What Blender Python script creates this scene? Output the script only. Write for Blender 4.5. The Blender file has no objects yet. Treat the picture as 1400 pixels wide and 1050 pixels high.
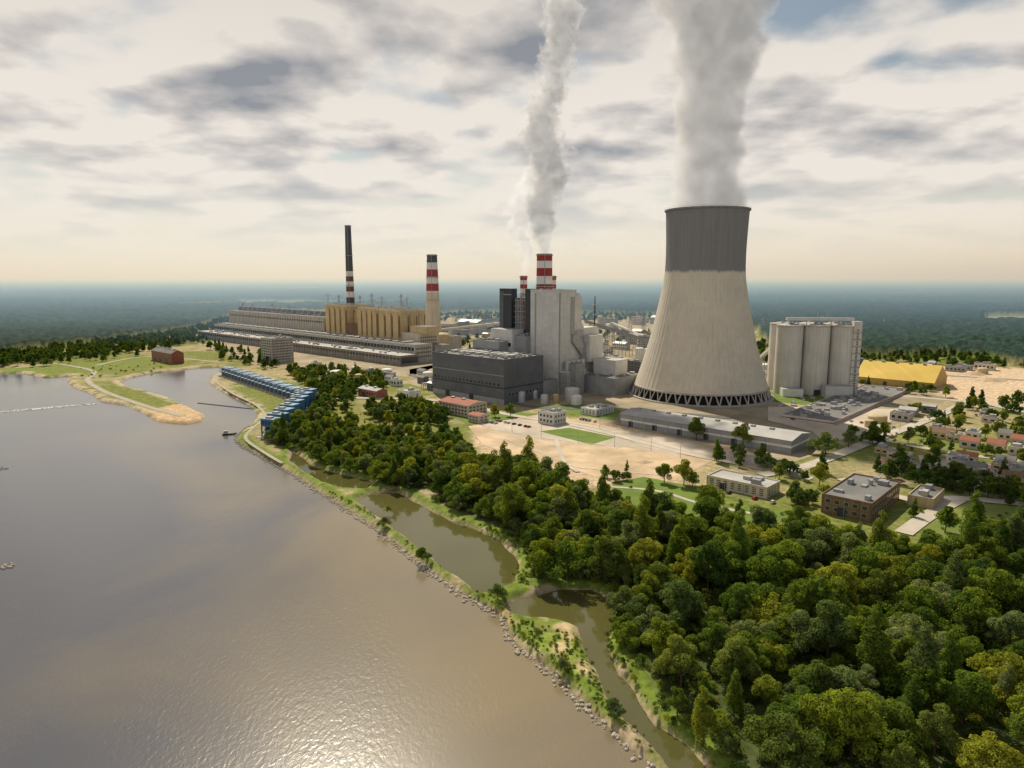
import bpy, math, random
import numpy as np
from mathutils import Vector, Matrix
random.seed(7); rng=np.random.default_rng(7)
P=math.radians(8.83); F=946.0; CH=120.0
c_,s_=math.cos(P),math.sin(P)
def G(px,py,z=0.0):
    u=(px-700)/F; v=(525-py)/F
    t=(z-CH)/(-s_+c_*v)
    return (u*t, t*(c_+s_*v))
def HY(y,pt):
    v=(525-pt)/F
    return CH+y*(v*c_-s_)/(c_+v*s_)
TH=math.radians(-43); A=(math.cos(TH),math.sin(TH)); B=(-math.sin(TH),math.cos(TH))
def Lalong(x0,y0,px2,ax):
    u=(px2-700)/F
    return (u*(y0*c_+CH*s_)-x0)/(ax[0]-u*ax[1]*c_)
scn=bpy.context.scene
root=scn.collection
# ---------------------------------------------------------------- materials
def nt(m): return m.node_tree.nodes, m.node_tree.links
def M(name,c1,c2=None,scale=.3,rough=.85,panel=None,metal=0.0,streak=0.0,bump=0.0,detail=6,spec=.3):
    m=bpy.data.materials.new(name); m.use_nodes=True; N,L=nt(m)
    bs=N['Principled BSDF']; bs.inputs['Roughness'].default_value=rough; bs.inputs['Metallic'].default_value=metal
    bs.inputs['Specular IOR Level'].default_value=spec
    if c2 is None: c2=tuple(v*.78 for v in c1)
    tc=N.new('ShaderNodeTexCoord'); no=N.new('ShaderNodeTexNoise')
    no.inputs['Scale'].default_value=scale; no.inputs['Detail'].default_value=detail; no.inputs['Roughness'].default_value=.62
    L.new(tc.outputs['Object'],no.inputs['Vector'])
    rp=N.new('ShaderNodeMapRange'); rp.inputs[1].default_value=.36; rp.inputs[2].default_value=.64
    L.new(no.outputs['Fac'],rp.inputs[0])
    mx=N.new('ShaderNodeMix'); mx.data_type='RGBA'
    mx.inputs[6].default_value=(*c1,1); mx.inputs[7].default_value=(*c2,1)
    L.new(rp.outputs[0],mx.inputs[0]); col=mx.outputs[2]
    if streak>0:
        mp=N.new('ShaderNodeMapping'); mp.inputs['Scale'].default_value=(.5,.5,.025)
        L.new(tc.outputs['Object'],mp.inputs['Vector'])
        n2=N.new('ShaderNodeTexNoise'); n2.inputs['Scale'].default_value=1.2; n2.inputs['Detail'].default_value=5
        L.new(mp.outputs[0],n2.inputs['Vector'])
        r2=N.new('ShaderNodeMapRange'); r2.inputs[1].default_value=.35; r2.inputs[2].default_value=.65
        r2.inputs[3].default_value=1-streak; r2.inputs[4].default_value=1.0
        L.new(n2.outputs['Fac'],r2.inputs[0])
        vm=N.new('ShaderNodeVectorMath'); vm.operation='SCALE'
        L.new(col,vm.inputs[0]); L.new(r2.outputs[0],vm.inputs['Scale']); col=vm.outputs[0]
    if panel:
        sp=N.new('ShaderNodeSeparateXYZ'); L.new(tc.outputs['Object'],sp.inputs[0])
        ad=N.new('ShaderNodeMath'); ad.operation='ADD'; L.new(sp.outputs[0],ad.inputs[0]); L.new(sp.outputs[1],ad.inputs[1])
        cb=N.new('ShaderNodeCombineXYZ'); L.new(ad.outputs[0],cb.inputs[0]); L.new(sp.outputs[2],cb.inputs[1])
        br=N.new('ShaderNodeTexBrick'); br.offset=0; br.inputs['Scale'].default_value=1
        br.inputs['Brick Width'].default_value=panel[0]; br.inputs['Row Height'].default_value=panel[1]
        br.inputs['Mortar Size'].default_value=panel[2]; br.inputs['Mortar Smooth'].default_value=.1
        br.inputs['Color1'].default_value=(1,1,1,1); br.inputs['Color2'].default_value=(.88,.88,.88,1)
        k=panel[3]; br.inputs['Mortar'].default_value=(k,k,k,1)
        L.new(cb.outputs[0],br.inputs['Vector'])
        mu=N.new('ShaderNodeVectorMath'); mu.operation='MULTIPLY'
        L.new(col,mu.inputs[0]); L.new(br.outputs['Color'],mu.inputs[1]); col=mu.outputs[0]
    L.new(col,bs.inputs['Base Color'])
    if bump>0:
        bp=N.new('ShaderNodeBump'); bp.inputs['Distance'].default_value=bump; L.new(no.outputs['Fac'],bp.inputs['Height'])
        L.new(bp.outputs[0],bs.inputs['Normal'])
    return m
m_dark=M('dark_cladding',(.14,.15,.17),(.11,.12,.14),.05,.6,panel=(6,3,.12,.7))
m_char=M('charcoal_cladding',(.055,.062,.075),(.042,.048,.06),.05,.55,panel=(4,4,.12,.6))
m_light=M('light_cladding',(.68,.68,.66),(.60,.60,.585),.04,.6,panel=(5,4,.1,.84),streak=.1)
m_mid=M('grey_cladding',(.38,.395,.405),(.31,.32,.33),.06,.65,panel=(4,3,.1,.8),streak=.12)
m_beige=M('beige_panel',(.72,.56,.31),(.62,.48,.27),.03,.85,panel=(6,5,.2,.85),streak=.15)
m_brown=M('brown_panel',(.27,.17,.11),(.2,.13,.085),.05,.85,streak=.3)
m_conc=M('concrete',(.52,.495,.45),(.41,.39,.35),.12,.9,streak=.2)
m_concd=M('concrete_dark',(.30,.29,.27),(.22,.21,.2),.12,.9,streak=.25)
m_roof=M('roof_felt',(.22,.215,.21),(.15,.15,.147),.05,.9,detail=9)
m_roofl=M('roof_light',(.46,.45,.435),(.35,.345,.335),.05,.8,detail=9)
m_white=M('white_render',(.74,.73,.70),(.64,.63,.60),.2,.8)
m_red=M('red_paint',(.36,.045,.045),(.28,.038,.038),.1,.7)
m_wht=M('white_paint',(.75,.74,.72),(.63,.62,.60),.1,.7)
m_foam=M('white_water',(.82,.82,.80),(.5,.5,.48),.4,.8,detail=9)
m_chim=M('chimney_dark',(.11,.095,.095),(.08,.072,.072),.08,.9,streak=.3)
m_cream=M('cream_paint',(.72,.64,.50),(.60,.54,.43),.06,.85,streak=.15)
m_glass=M('window_glass',(.03,.04,.05),(.02,.028,.035),.5,.12,spec=.6)
m_blue=M('blue_steel',(.06,.20,.42),(.045,.155,.34),.2,.5,panel=(3,3,.1,.7))
m_bluel=M('blue_roof',(.15,.30,.45),(.10,.22,.36),.15,.6,panel=(2,50,.08,.8))
m_yel=M('yellow_sheet',(.72,.50,.09),(.62,.43,.07),.03,.6,panel=(6,60,.25,.88))
m_yelw=M('yellow_wall',(.55,.39,.12),(.47,.33,.1),.03,.7,panel=(6,60,.25,.8))
m_steel=M('galvanised_steel',(.38,.39,.40),(.28,.29,.30),.3,.5,metal=.3)
m_rust=M('red_brown_steel',(.19,.06,.045),(.12,.05,.04),.2,.8)
m_silver=M('silver_tank',(.62,.63,.63),(.52,.53,.53),.1,.45,metal=.2,streak=.15)
m_tan=M('tan_tank',(.60,.48,.28),(.5,.4,.24),.1,.7,streak=.2)
m_brick=M('red_trim',(.36,.14,.09),(.29,.11,.075),.2,.85)
m_pink=M('pale_pink_render',(.62,.52,.47),(.52,.43,.38),.2,.85)
m_asph=M('asphalt',(.13,.127,.122),(.10,.097,.093),.08,.9,detail=9)
m_pave=M('concrete_pavement',(.58,.50,.41),(.40,.345,.27),.03,.92,detail=12)
m_sand=M('sandy_yard',(.64,.49,.33),(.38,.29,.185),.035,.95,detail=13)
m_dirt=M('dirt_yard',(.40,.33,.235),(.22,.19,.12),.025,.95,detail=12)
m_road=M('pale_road',(.54,.49,.41),(.42,.375,.31),.05,.9,detail=9)
m_path=M('stone_path',(.42,.375,.30),(.30,.27,.21),.2,.9,detail=9)
m_lawn=M('lawn_grass',(.15,.22,.03),(.10,.16,.024),.06,.95,detail=12)
m_mead=M('meadow_grass',(.21,.23,.05),(.12,.17,.03),.03,.95,detail=12)
m_line=M('line_paint',(.75,.74,.7),(.62,.62,.58),.5,.8)
m_stone=M('bank_stone',(.48,.44,.37),(.33,.30,.25),.5,.9)
m_bark=M('bark',(.12,.09,.06),(.07,.055,.04),1.5,.95)
m_coal=M('coal',(.03,.03,.03),(.018,.018,.018),.1,.95)

def water_mat(name,ca,cb_,bump,rough,ior=1.5,sed=True):
    m=bpy.data.materials.new(name); m.use_nodes=True; N,L=nt(m); bs=N['Principled BSDF']
    tc=N.new('ShaderNodeTexCoord')
    n0=N.new('ShaderNodeTexNoise'); n0.inputs['Scale'].default_value=.006; n0.inputs['Detail'].default_value=5; n0.inputs['Distortion'].default_value=.8
    L.new(tc.outputs['Object'],n0.inputs['Vector'])
    # sediment is thicker along the revetment bank (towards +x)
    sp=N.new('ShaderNodeSeparateXYZ'); L.new(tc.outputs['Object'],sp.inputs[0])
    bx=N.new('ShaderNodeMapRange'); bx.inputs[1].default_value=-190; bx.inputs[2].default_value=40; bx.inputs[3].default_value=-.22; bx.inputs[4].default_value=.22
    ax=N.new('ShaderNodeMath'); ax.operation='MULTIPLY_ADD'; ax.inputs[1].default_value=.35; L.new(sp.outputs[1],ax.inputs[0]); L.new(sp.outputs[0],ax.inputs[2])
    sx=N.new('ShaderNodeMath'); sx.operation='SUBTRACT'; sx.inputs[1].default_value=70; L.new(ax.outputs[0],sx.inputs[0]); L.new(sx.outputs[0],bx.inputs[0])
    sa=N.new('ShaderNodeMath'); sa.operation='ADD'; L.new(n0.outputs['Fac'],sa.inputs[0])
    if sed: L.new(bx.outputs[0],sa.inputs[1])
    else: sa.inputs[1].default_value=0
    cr=N.new('ShaderNodeValToRGB'); cr.color_ramp.elements[0].position=.30; cr.color_ramp.elements[1].position=.72
    cr.color_ramp.elements[0].color=(*ca,1); cr.color_ramp.elements[1].color=(*cb_,1)
    L.new(sa.outputs[0],cr.inputs[0]); L.new(cr.outputs[0],bs.inputs['Base Color'])
    bs.inputs['Roughness'].default_value=rough; bs.inputs['IOR'].default_value=ior; bs.inputs['Specular IOR Level'].default_value=.6
    mp=N.new('ShaderNodeMapping'); mp.inputs['Scale'].default_value=(1,.55,1); mp.inputs['Rotation'].default_value=(0,0,.5)
    L.new(tc.outputs['Object'],mp.inputs[0])
    n1=N.new('ShaderNodeTexNoise'); n1.inputs['Scale'].default_value=.8; n1.inputs['Detail'].default_value=4; n1.inputs['Distortion'].default_value=.6
    L.new(mp.outputs[0],n1.inputs['Vector'])
    n2=N.new('ShaderNodeTexNoise'); n2.inputs['Scale'].default_value=.014; n2.inputs['Detail'].default_value=5; n2.inputs['Distortion'].default_value=1.0
    L.new(mp.outputs[0],n2.inputs['Vector'])
    r2=N.new('ShaderNodeMapRange'); r2.inputs[1].default_value=.42; r2.inputs[2].default_value=.60; r2.inputs[3].default_value=.1; r2.inputs[4].default_value=1.0
    L.new(n2.outputs['Fac'],r2.inputs[0])
    bp=N.new('ShaderNodeBump'); bp.inputs['Distance'].default_value=bump
    L.new(n1.outputs['Fac'],bp.inputs['Height']); L.new(r2.outputs[0],bp.inputs['Strength']); L.new(bp.outputs[0],bs.inputs['Normal'])
    return m
m_water=water_mat('river_water',(.065,.066,.08),(.20,.155,.082),.075,.17,1.66)
m_pond=water_mat('backwater',(.07,.072,.022),(.11,.10,.035),.02,.05,1.45,False)

def leaf_mat(name,cols,tr=.45):
    m=bpy.data.materials.new(name); m.use_nodes=True; N,L=nt(m)
    N.remove(N['Principled BSDF']); out=N['Material Output']
    oi=N.new('ShaderNodeObjectInfo'); cr=N.new('ShaderNodeValToRGB'); cr.color_ramp.interpolation='LINEAR'
    e=cr.color_ramp.elements
    for i,cc in enumerate(cols):
        p=i/(len(cols)-1)
        el=e[0] if i==0 else (e[1] if i==len(cols)-1 else e.new(p))
        if i==len(cols)-1: el=e[len(e)-1]
        el.position=p; el.color=(*cc,1)
    L.new(oi.outputs['Random'],cr.inputs[0])
    tc=N.new('ShaderNodeTexCoord'); no=N.new('ShaderNodeTexNoise'); no.inputs['Scale'].default_value=.7; no.inputs['Detail'].default_value=4
    L.new(tc.outputs['Object'],no.inputs['Vector'])
    r=N.new('ShaderNodeMapRange'); r.inputs[1].default_value=.3; r.inputs[2].default_value=.7; r.inputs[3].default_value=.5; r.inputs[4].default_value=1.5
    L.new(no.outputs['Fac'],r.inputs[0])
    vm=N.new('ShaderNodeVectorMath'); vm.operation='SCALE'; L.new(cr.outputs[0],vm.inputs[0]); L.new(r.outputs[0],vm.inputs['Scale'])
    d=N.new('ShaderNodeBsdfDiffuse'); t=N.new('ShaderNodeBsdfTranslucent'); mx=N.new('ShaderNodeMixShader'); mx.inputs[0].default_value=tr
    L.new(vm.outputs[0],d.inputs[0])
    v2=N.new('ShaderNodeVectorMath'); v2.operation='MULTIPLY'; v2.inputs[1].default_value=(1.6,1.5,.5); L.new(vm.outputs[0],v2.inputs[0])
    L.new(v2.outputs[0],t.inputs[0]); L.new(d.outputs[0],mx.inputs[1]); L.new(t.outputs[0],mx.inputs[2]); L.new(mx.outputs[0],out.inputs[0])
    return m
m_leaf=leaf_mat('broadleaf_foliage',[(.06,.115,.03),(.20,.25,.035),(.085,.15,.032),(.29,.31,.045),(.11,.17,.065),(.22,.26,.12),(.06,.11,.028),(.15,.22,.035),(.08,.13,.04),(.25,.27,.04)],.42)
m_leafd=leaf_mat('dark_foliage',[(.05,.095,.028),(.09,.14,.033),(.055,.10,.033),(.14,.185,.04)],.38)

# ---------------------------------------------------------------- mesh builder
FOOT=[]
class MB:
    def __init__(s,name,loc=(0,0),rot=0.0,z=0.0):
        s.name=name; s.loc=loc; s.rot=rot; s.z=z; s.v=[]; s.f=[]; s.m=[]; s.sm=[]; s.mats=[]
    def mi(s,m):
        if m not in s.mats: s.mats.append(m)
        return s.mats.index(m)
    def add(s,vs,fs,m,sm=False):
        o=len(s.v); s.v+=[tuple(v) for v in vs]; k=s.mi(m)
        for f in fs: s.f.append(tuple(o+i for i in f)); s.m.append(k); s.sm.append(sm)
    def box(s,x0,x1,y0,y1,z0,z1,m,top=None):
        vs=[(x0,y0,z0),(x1,y0,z0),(x1,y1,z0),(x0,y1,z0),(x0,y0,z1),(x1,y0,z1),(x1,y1,z1),(x0,y1,z1)]
        s.add(vs,[(0,3,2,1),(0,1,5,4),(1,2,6,5),(2,3,7,6),(3,0,4,7)],m)
        s.add(vs[4:],[(0,1,2,3)],top or m)
    def cyl(s,x,y,z0,z1,r0,r1,m,n=28,cap=True,sm=True):
        vs=[]
        for z,r in ((z0,r0),(z1,r1)):
            for i in range(n):
                a=2*math.pi*i/n; vs.append((x+r*math.cos(a),y+r*math.sin(a),z))
        s.add(vs,[(i,(i+1)%n,n+(i+1)%n,n+i) for i in range(n)],m,sm)
        if cap: s.add(vs[n:],[tuple(range(n))],m)
    def dome(s,x,y,z0,r,h,m,n=20,k=5):
        vs=[];fs=[]
        for j in range(k):
            a=j/k*math.pi/2
            for i in range(n):
                t=2*math.pi*i/n; vs.append((x+r*math.cos(a)*math.cos(t),y+r*math.cos(a)*math.sin(t),z0+h*math.sin(a)))
        vs.append((x,y,z0+h))
        for j in range(k-1):
            for i in range(n): fs.append((j*n+i,j*n+(i+1)%n,(j+1)*n+(i+1)%n,(j+1)*n+i))
        for i in range(n): fs.append(((k-1)*n+i,(k-1)*n+(i+1)%n,k*n))
        s.add(vs,fs,m,True)
    def beam(s,p,q,w,m,h=None):
        p=Vector(p);q=Vector(q);d=(q-p).normalized(); up=Vector((0,0,1)) if abs(d.z)<.95 else Vector((1,0,0))
        a=d.cross(up).normalized()*w*.5; b=a.cross(d).normalized()*(h or w)*.5
        vs=[p-a-b,p+a-b,p+a+b,p-a+b,q-a-b,q+a-b,q+a+b,q-a+b]
        s.add(vs,[(0,1,2,3),(4,7,6,5),(0,4,5,1),(1,5,6,2),(2,6,7,3),(3,7,4,0)],m)
    def prism_y(s,poly,y0,y1,m,caps=None):   # poly in (x,z)
        n=len(poly); vs=[(x,y0,z) for x,z in poly]+[(x,y1,z) for x,z in poly]
        s.add(vs,[(i,(i+1)%n,n+(i+1)%n,n+i) for i in range(n)],m)
        s.add(vs,[tuple(range(n)),tuple(range(2*n-1,n-1,-1))],caps or m)
    def prism_x(s,poly,x0,x1,m,caps=None):   # poly in (y,z)
        n=len(poly); vs=[(x0,y,z) for y,z in poly]+[(x1,y,z) for y,z in poly]
        s.add(vs,[(i,(i+1)%n,n+(i+1)%n,n+i) for i in range(n)],m)
        s.add(vs,[tuple(range(n)),tuple(range(2*n-1,n-1,-1))],caps or m)
    def winf(s,x0,x1,y,z0,z1,nx,nz,fx=.6,fz=.5,m=None):  # windows on face normal -y
        dx=(x1-x0)/nx; dz=(z1-z0)/nz
        for i in range(nx):
            for j in range(nz):
                cx=x0+dx*(i+.5); cz=z0+dz*(j+.5)
                s.box(cx-dx*fx/2-.1,cx+dx*fx/2+.1,y-.04,y,cz-dz*fz/2-.1,cz+dz*fz/2+.1,m_wht)
                s.box(cx-dx*fx/2,cx+dx*fx/2,y-.08,y-.01,cz-dz*fz/2,cz+dz*fz/2,m or m_glass)
    def winr(s,x,y0,y1,z0,z1,ny,nz,fx=.6,fz=.5,m=None):  # face normal +x
        dy=(y1-y0)/ny; dz=(z1-z0)/nz
        for i in range(ny):
            for j in range(nz):
                cy=y0+dy*(i+.5); cz=z0+dz*(j+.5)
                s.box(x,x+.04,cy-dy*fx/2-.1,cy+dy*fx/2+.1,cz-dz*fz/2-.1,cz+dz*fz/2+.1,m_wht)
                s.box(x+.01,x+.08,cy-dy*fx/2,cy+dy*fx/2,cz-dz*fz/2,cz+dz*fz/2,m or m_glass)
    def parapet(s,x0,x1,y0,y1,z,m,w=.5,h=1.0):
        s.box(x0-.05,x1+.05,y0-.05,y0+w,z-.3,z+h,m); s.box(x0-.05,x1+.05,y1-w,y1+.05,z-.3,z+h,m)
        s.box(x0-.05,x0+w,y0+w,y1-w,z-.3,z+h,m); s.box(x1-w,x1+.05,y0+w,y1-w,z-.3,z+h,m)
    def roofstuff(s,x0,x1,y0,y1,z,n,m=None):
        for _ in range(n):
            w=random.uniform(1.5,5);d=random.uniform(1.5,5);h=random.uniform(.8,3)
            x=random.uniform(x0+1,max(x0+1.1,x1-w-1));y=random.uniform(y0+1,max(y0+1.1,y1-d-1))
            s.box(x,x+w,y,y+d,z,z+h,m or random.choice([m_steel,m_mid,m_roofl]))
    def foot(s,x0,x1,y0,y1): FOOT.append((s.loc[0],s.loc[1],s.rot,x0,x1,y0,y1))
    def build(s):
        me=bpy.data.meshes.new(s.name); me.from_pydata(s.v,[],s.f)
        for m in s.mats: me.materials.append(m)
        me.polygons.foreach_set('material_index',s.m); me.polygons.foreach_set('use_smooth',s.sm); me.update()
        ob=bpy.data.objects.new(s.name,me); ob.location=(s.loc[0],s.loc[1],s.z); ob.rotation_euler=(0,0,s.rot); root.objects.link(ob); return ob
def block(name,pxl,pyl,pxm,pxr,ptop):
    x0,y0=G(pxl,pyl); La=Lalong(x0,y0,pxm,A); xn,yn=x0+A[0]*La,y0+A[1]*La
    Lb=Lalong(xn,yn,pxr,B); H=HY(yn,ptop)
    mb=MB(name,(x0,y0),TH); mb.foot(-1,La+1,-1,Lb+1)
    return mb,La,Lb,H
def sheet(name,pts,z,mat,px=True):
    w=[G(*p) if px else p for p in pts]
    me=bpy.data.meshes.new(name); me.from_pydata([(x,y,z) for x,y in w],[],[tuple(range(len(w)))]); me.materials.append(mat)
    ob=bpy.data.objects.new(name,me); root.objects.link(ob); return ob
def strip(name,pts,w,z,mat,px=True,kerb=False):
    p=[Vector(G(*q)) if px else Vector(q) for q in pts]
    out=[]
    for i in range(len(p)-1):
        p0=p[max(i-1,0)];p1=p[i];p2=p[i+1];p3=p[min(i+2,len(p)-1)]
        for k in range(8):
            t=k/8; out.append(.5*((2*p1)+(-p0+p2)*t+(2*p0-5*p1+4*p2-p3)*t*t+(-p0+3*p1-3*p2+p3)*t**3))
    out.append(p[-1]); vs=[];fs=[]
    L=[];R=[]
    for i,q in enumerate(out):
        d=(out[min(i+1,len(out)-1)]-out[max(i-1,0)]).normalized(); n=Vector((-d.y,d.x))
        L.append(q+n*w/2);R.append(q-n*w/2)
    for l,r in zip(L,R): vs+=[(l.x,l.y,z),(r.x,r.y,z)]
    for i in range(len(out)-1): fs.append((2*i,2*i+1,2*i+3,2*i+2))
    me=bpy.data.meshes.new(name); me.from_pydata(vs,[],fs); me.materials.append(mat)
    ob=bpy.data.objects.new(name,me); root.objects.link(ob)
    if kerb:
        mb=MB('kerb')
        for S in (L,R):
            for i in range(len(S)-1): mb.beam((S[i].x,S[i].y,z+.03),(S[i+1].x,S[i+1].y,z+.03),.35,m_conc,h=.2)
        o=mb.build(); o.parent=ob
    return out

# ---------------------------------------------------------------- water polygons
Wp=[
 [(905,1062),(880,1040),(850,1010),(815,980),(790,955),(760,925),(735,905),(705,880),(692,862),(690,848),(670,833),(640,818),(600,790),(560,760),(520,728),(480,700),(440,675),(400,648),(365,628),(335,612),(323,602),(325,595),(343,582),(352,570),(345,558),(322,545),(298,533),(285,524),(290,514),(312,508),(300,502),(270,503),(235,508),(205,511),(180,516),(165,523),(172,528),(200,535),(235,546),(262,559),(282,568),(278,576),(255,580),(215,577),(195,566),(170,554),(135,549),(128,541),(97,529),(90,521),(98,514),(60,517),(30,511),(0,511),(-300,508),(-900,515)],
 [(488,686),(510,674),(545,674),(585,698),(612,712),(648,724),(682,740),(702,760),(708,776),(697,797),(672,808),(655,811),(625,789),(600,770),(570,747),(545,726),(510,703)],
 [(695,828),(715,818),(760,808),(805,808),(838,822),(840,846),(828,870),(824,885),(838,910),(858,938),(872,963),(895,993),(928,1018),(960,1043),(975,1065),(930,1068),(905,1035),(880,1010),(855,985),(835,955),(815,915),(800,880),(790,858),(765,848),(730,845),(700,838)],
 [(400,615),(430,640),(470,650),(510,660),(500,670),(470,668),(440,658),(415,644),(397,630)],
]
WZ=-2.2
WATER=[np.array([G(*q,WZ) for q in w]) for w in Wp]
WATER[0]=np.vstack([WATER[0],[(-900,40),(-400,-50),(110,-50),(95,60)]])
def sdpoly(X,Y,poly):
    inside=np.zeros(X.shape,bool); dm=np.full(X.shape,1e18)
    n=len(poly)
    for i in range(n):
        x1,y1=poly[i];x2,y2=poly[(i+1)%n]
        dx,dy=x2-x1,y2-y1
        t=np.clip(((X-x1)*dx+(Y-y1)*dy)/(dx*dx+dy*dy+1e-9),0,1)
        dm=np.minimum(dm,(X-x1-t*dx)**2+(Y-y1-t*dy)**2)
        cr=((y1>Y)!=(y2>Y))
        with np.errstate(divide='ignore',invalid='ignore'):
            xi=(x2-x1)*(Y-y1)/(y2-y1+1e-12)+x1
        inside^=(cr&(X<xi))
    d=np.sqrt(dm); return np.where(inside,-d,d)
def sdwater(X,Y):
    d=sdpoly(X,Y,WATER[0])
    for w in WATER[1:]: d=np.minimum(d,sdpoly(X,Y,w))
    return d
_tab=rng.random((256,256))
def vnoise(X,Y):
    xi=np.floor(X).astype(int);yi=np.floor(Y).astype(int);fx=X-xi;fy=Y-yi;fx=fx*fx*(3-2*fx);fy=fy*fy*(3-2*fy)
    g=lambda a,b:_tab[a&255,b&255]
    return (g(xi,yi)*(1-fx)+g(xi+1,yi)*fx)*(1-fy)+(g(xi,yi+1)*(1-fx)+g(xi+1,yi+1)*fx)*fy
def fbm(X,Y,s,o=4):
    r=0;a=.5;t=0
    for i in range(o): r=r+a*vnoise(X*s+i*17.3,Y*s+i*9.1);t+=a;a*=.5;s*=2.03
    return r/t
# ---------------------------------------------------------------- terrain
def terrain():
    ys=[45.0]
    while ys[-1]<1000: ys.append(ys[-1]*1.0048)
    while ys[-1]<70000: ys.append(ys[-1]*1.012)
    ys=np.array(ys); us=np.linspace(-1.15,1.15,540)
    Y,U=np.meshgrid(ys,us,indexing='ij'); X=U*(Y+150)
    nr,nc=X.shape
    sd=np.full(X.shape,999.0); near=ys<1700
    k=near.sum(); sd[:k]=sdwater(X[:k],Y[:k])
    nz=fbm(X,Y,.09,4); n2=fbm(X,Y,.012,5); n3=fbm(X,Y,.35,3)
    t=np.clip((sd+(nz-.5)*3.5+3)/7,0,1); t=t*t*(3-2*t)
    Z=-4.2+4.2*t
    d=Y*c_+CH*s_; PXx=700+F*X/d; PYy=525-F*(-CH*c_+Y*s_)/d
    lim=np.interp(PXx,[-900,0,60,200,270,330,450,560,700,900,1035,1060,1180,1290,1400,2500],[486,486,480,462,450,428,426,430,428,432,452,486,490,488,502,510])
    far=PYy<lim+(n2-.5)*6
    field=(fbm(X,Y,.0016,4)>.72)&(Y>2600)&(Y<7000)
    field|=(PXx>1345)&(PXx<1500)&(PYy>432)&(PYy<443)
    can=far&~field
    Z=np.where(can,9+7*rng.random(X.shape)+6*n2+(Y/3000)*3*(fbm(X,Y,.0006,3)),Z)
    C=np.zeros(X.shape+(3,))
    def blend(mask,c): 
        m=np.clip(mask,0,1)[...,None]; C[:]=C*(1-m)+np.array(c)*m
    C[:]=(.18,.20,.05)
    blend((n2-.42)*6,(.36,.30,.17)); blend((nz-.6)*6,(.13,.17,.035))
    def reg(pts,c,soft=8,amp=8):
        poly=np.array([G(*q) for q in pts]); kk=ys<3000
        s=np.full(X.shape,999.0); s[kk]=sdpoly(X[kk],Y[kk],poly)
        blend((-s+(nz-.5)*amp*2)/soft+.5,c); return s
    FL=(.07,.09,.03)
    for f in FORESTS: reg(f,FL)
    reg([(640,590),(740,570),(900,575),(1010,610),(930,660),(820,665),(740,650),(660,625)],(.52,.40,.27))
    reg([(1230,500),(1500,505),(1500,560),(1330,555),(1230,520)],(.58,.44,.30),20,20)
    reg([(1170,590),(1420,600),(1500,640),(1250,620)],(.23,.23,.06),20,30)
    reg([(440,560),(480,555),(600,600),(560,610),(450,585)],(.22,.21,.06))
    reg([(850,655),(1000,690),(1080,700),(1060,720),(960,715),(850,695)],(.15,.22,.035))
    reg([(0,505),(200,487),(250,490),(120,512),(60,515),(0,515)],(.17,.21,.045))
    blend(np.clip(1-abs(sd-4.5)/4.5,0,1)*1.4*((Y<650)),(.14,.20,.03))
    blend((4.0-sd)/2.0*(Y<480)*(X<60)*((nz>.64)|(sd<1.2)),(.36,.29,.19))
    blend((12-sd)/6*((Y>520)&(X<-150)&(Y<1000))*(nz>.44),(.44,.37,.25))
    reg([(200,562),(240,552),(272,560),(280,572),(255,579),(215,577)],(.52,.37,.22),4,2)
    reg([(716,858),(740,856),(790,866),(800,905),(790,925),(760,895),(735,880)],(.20,.26,.045),4,5)
    reg([(752,850),(785,856),(800,890),(815,930),(800,930),(775,900)],(.55,.42,.25),3,9)
    reg([(670,826),(690,828),(715,848),(705,860),(690,848)],(.52,.38,.22),3,4)
    blend((-sd)*1.0,(.12,.10,.06))
    blend(far&field,(.20,.23,.12)); 
    fc=fbm(X,Y,.0016,5)[...,None]
    C[:]=np.where(can[...,None],np.array([.018,.042,.032])*(.5+1.1*fc)*(.5+1.0*rng.random(X.shape)[...,None]),C)
    C*=(.75+.5*n3)[...,None]
    co=np.stack([X,Y,Z],-1).reshape(-1,3)
    idx=np.arange(nr*nc).reshape(nr,nc)
    q=np.stack([idx[:-1,:-1],idx[:-1,1:],idx[1:,1:],idx[1:,:-1]],-1).reshape(-1,4)
    me=bpy.data.meshes.new('ground'); me.vertices.add(len(co)); me.vertices.foreach_set('co',co.astype(np.float32).ravel())
    me.loops.add(q.size); me.loops.foreach_set('vertex_index',q.astype(np.int32).ravel())
    me.polygons.add(len(q)); me.polygons.foreach_set('loop_start',np.arange(0,q.size,4,dtype=np.int32))
    me.update(calc_edges=True)
    at=me.color_attributes.new('Col','FLOAT_COLOR','POINT'); a=np.ones((len(co),4),np.float32); a[:,:3]=C.reshape(-1,3); at.data.foreach_set('color',a.ravel())
    m=bpy.data.materials.new('terrain'); m.use_nodes=True; N,L=nt(m); bs=N['Principled BSDF']; bs.inputs['Roughness'].default_value=.95; bs.inputs['Specular IOR Level'].default_value=.1
    ac=N.new('ShaderNodeAttribute'); ac.attribute_name='Col'
    tc=N.new('ShaderNodeTexCoord'); no=N.new('ShaderNodeTexNoise'); no.inputs['Scale'].default_value=.25; no.inputs['Detail'].default_value=10; no.inputs['Roughness'].default_value=.7
    L.new(tc.outputs['Object'],no.inputs['Vector'])
    r=N.new('ShaderNodeMapRange'); r.inputs[1].default_value=.3; r.inputs[2].default_value=.7; r.inputs[3].default_value=.5; r.inputs[4].default_value=1.45; L.new(no.outputs['Fac'],r.inputs[0])
    vm=N.new('ShaderNodeVectorMath'); vm.operation='SCALE'; L.new(ac.outputs['Color'],vm.inputs[0]); L.new(r.outputs[0],vm.inputs['Scale']); L.new(vm.outputs[0],bs.inputs['Base Color'])
    me.materials.append(m); ob=bpy.data.objects.new('ground',me); root.objects.link(ob)
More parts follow.
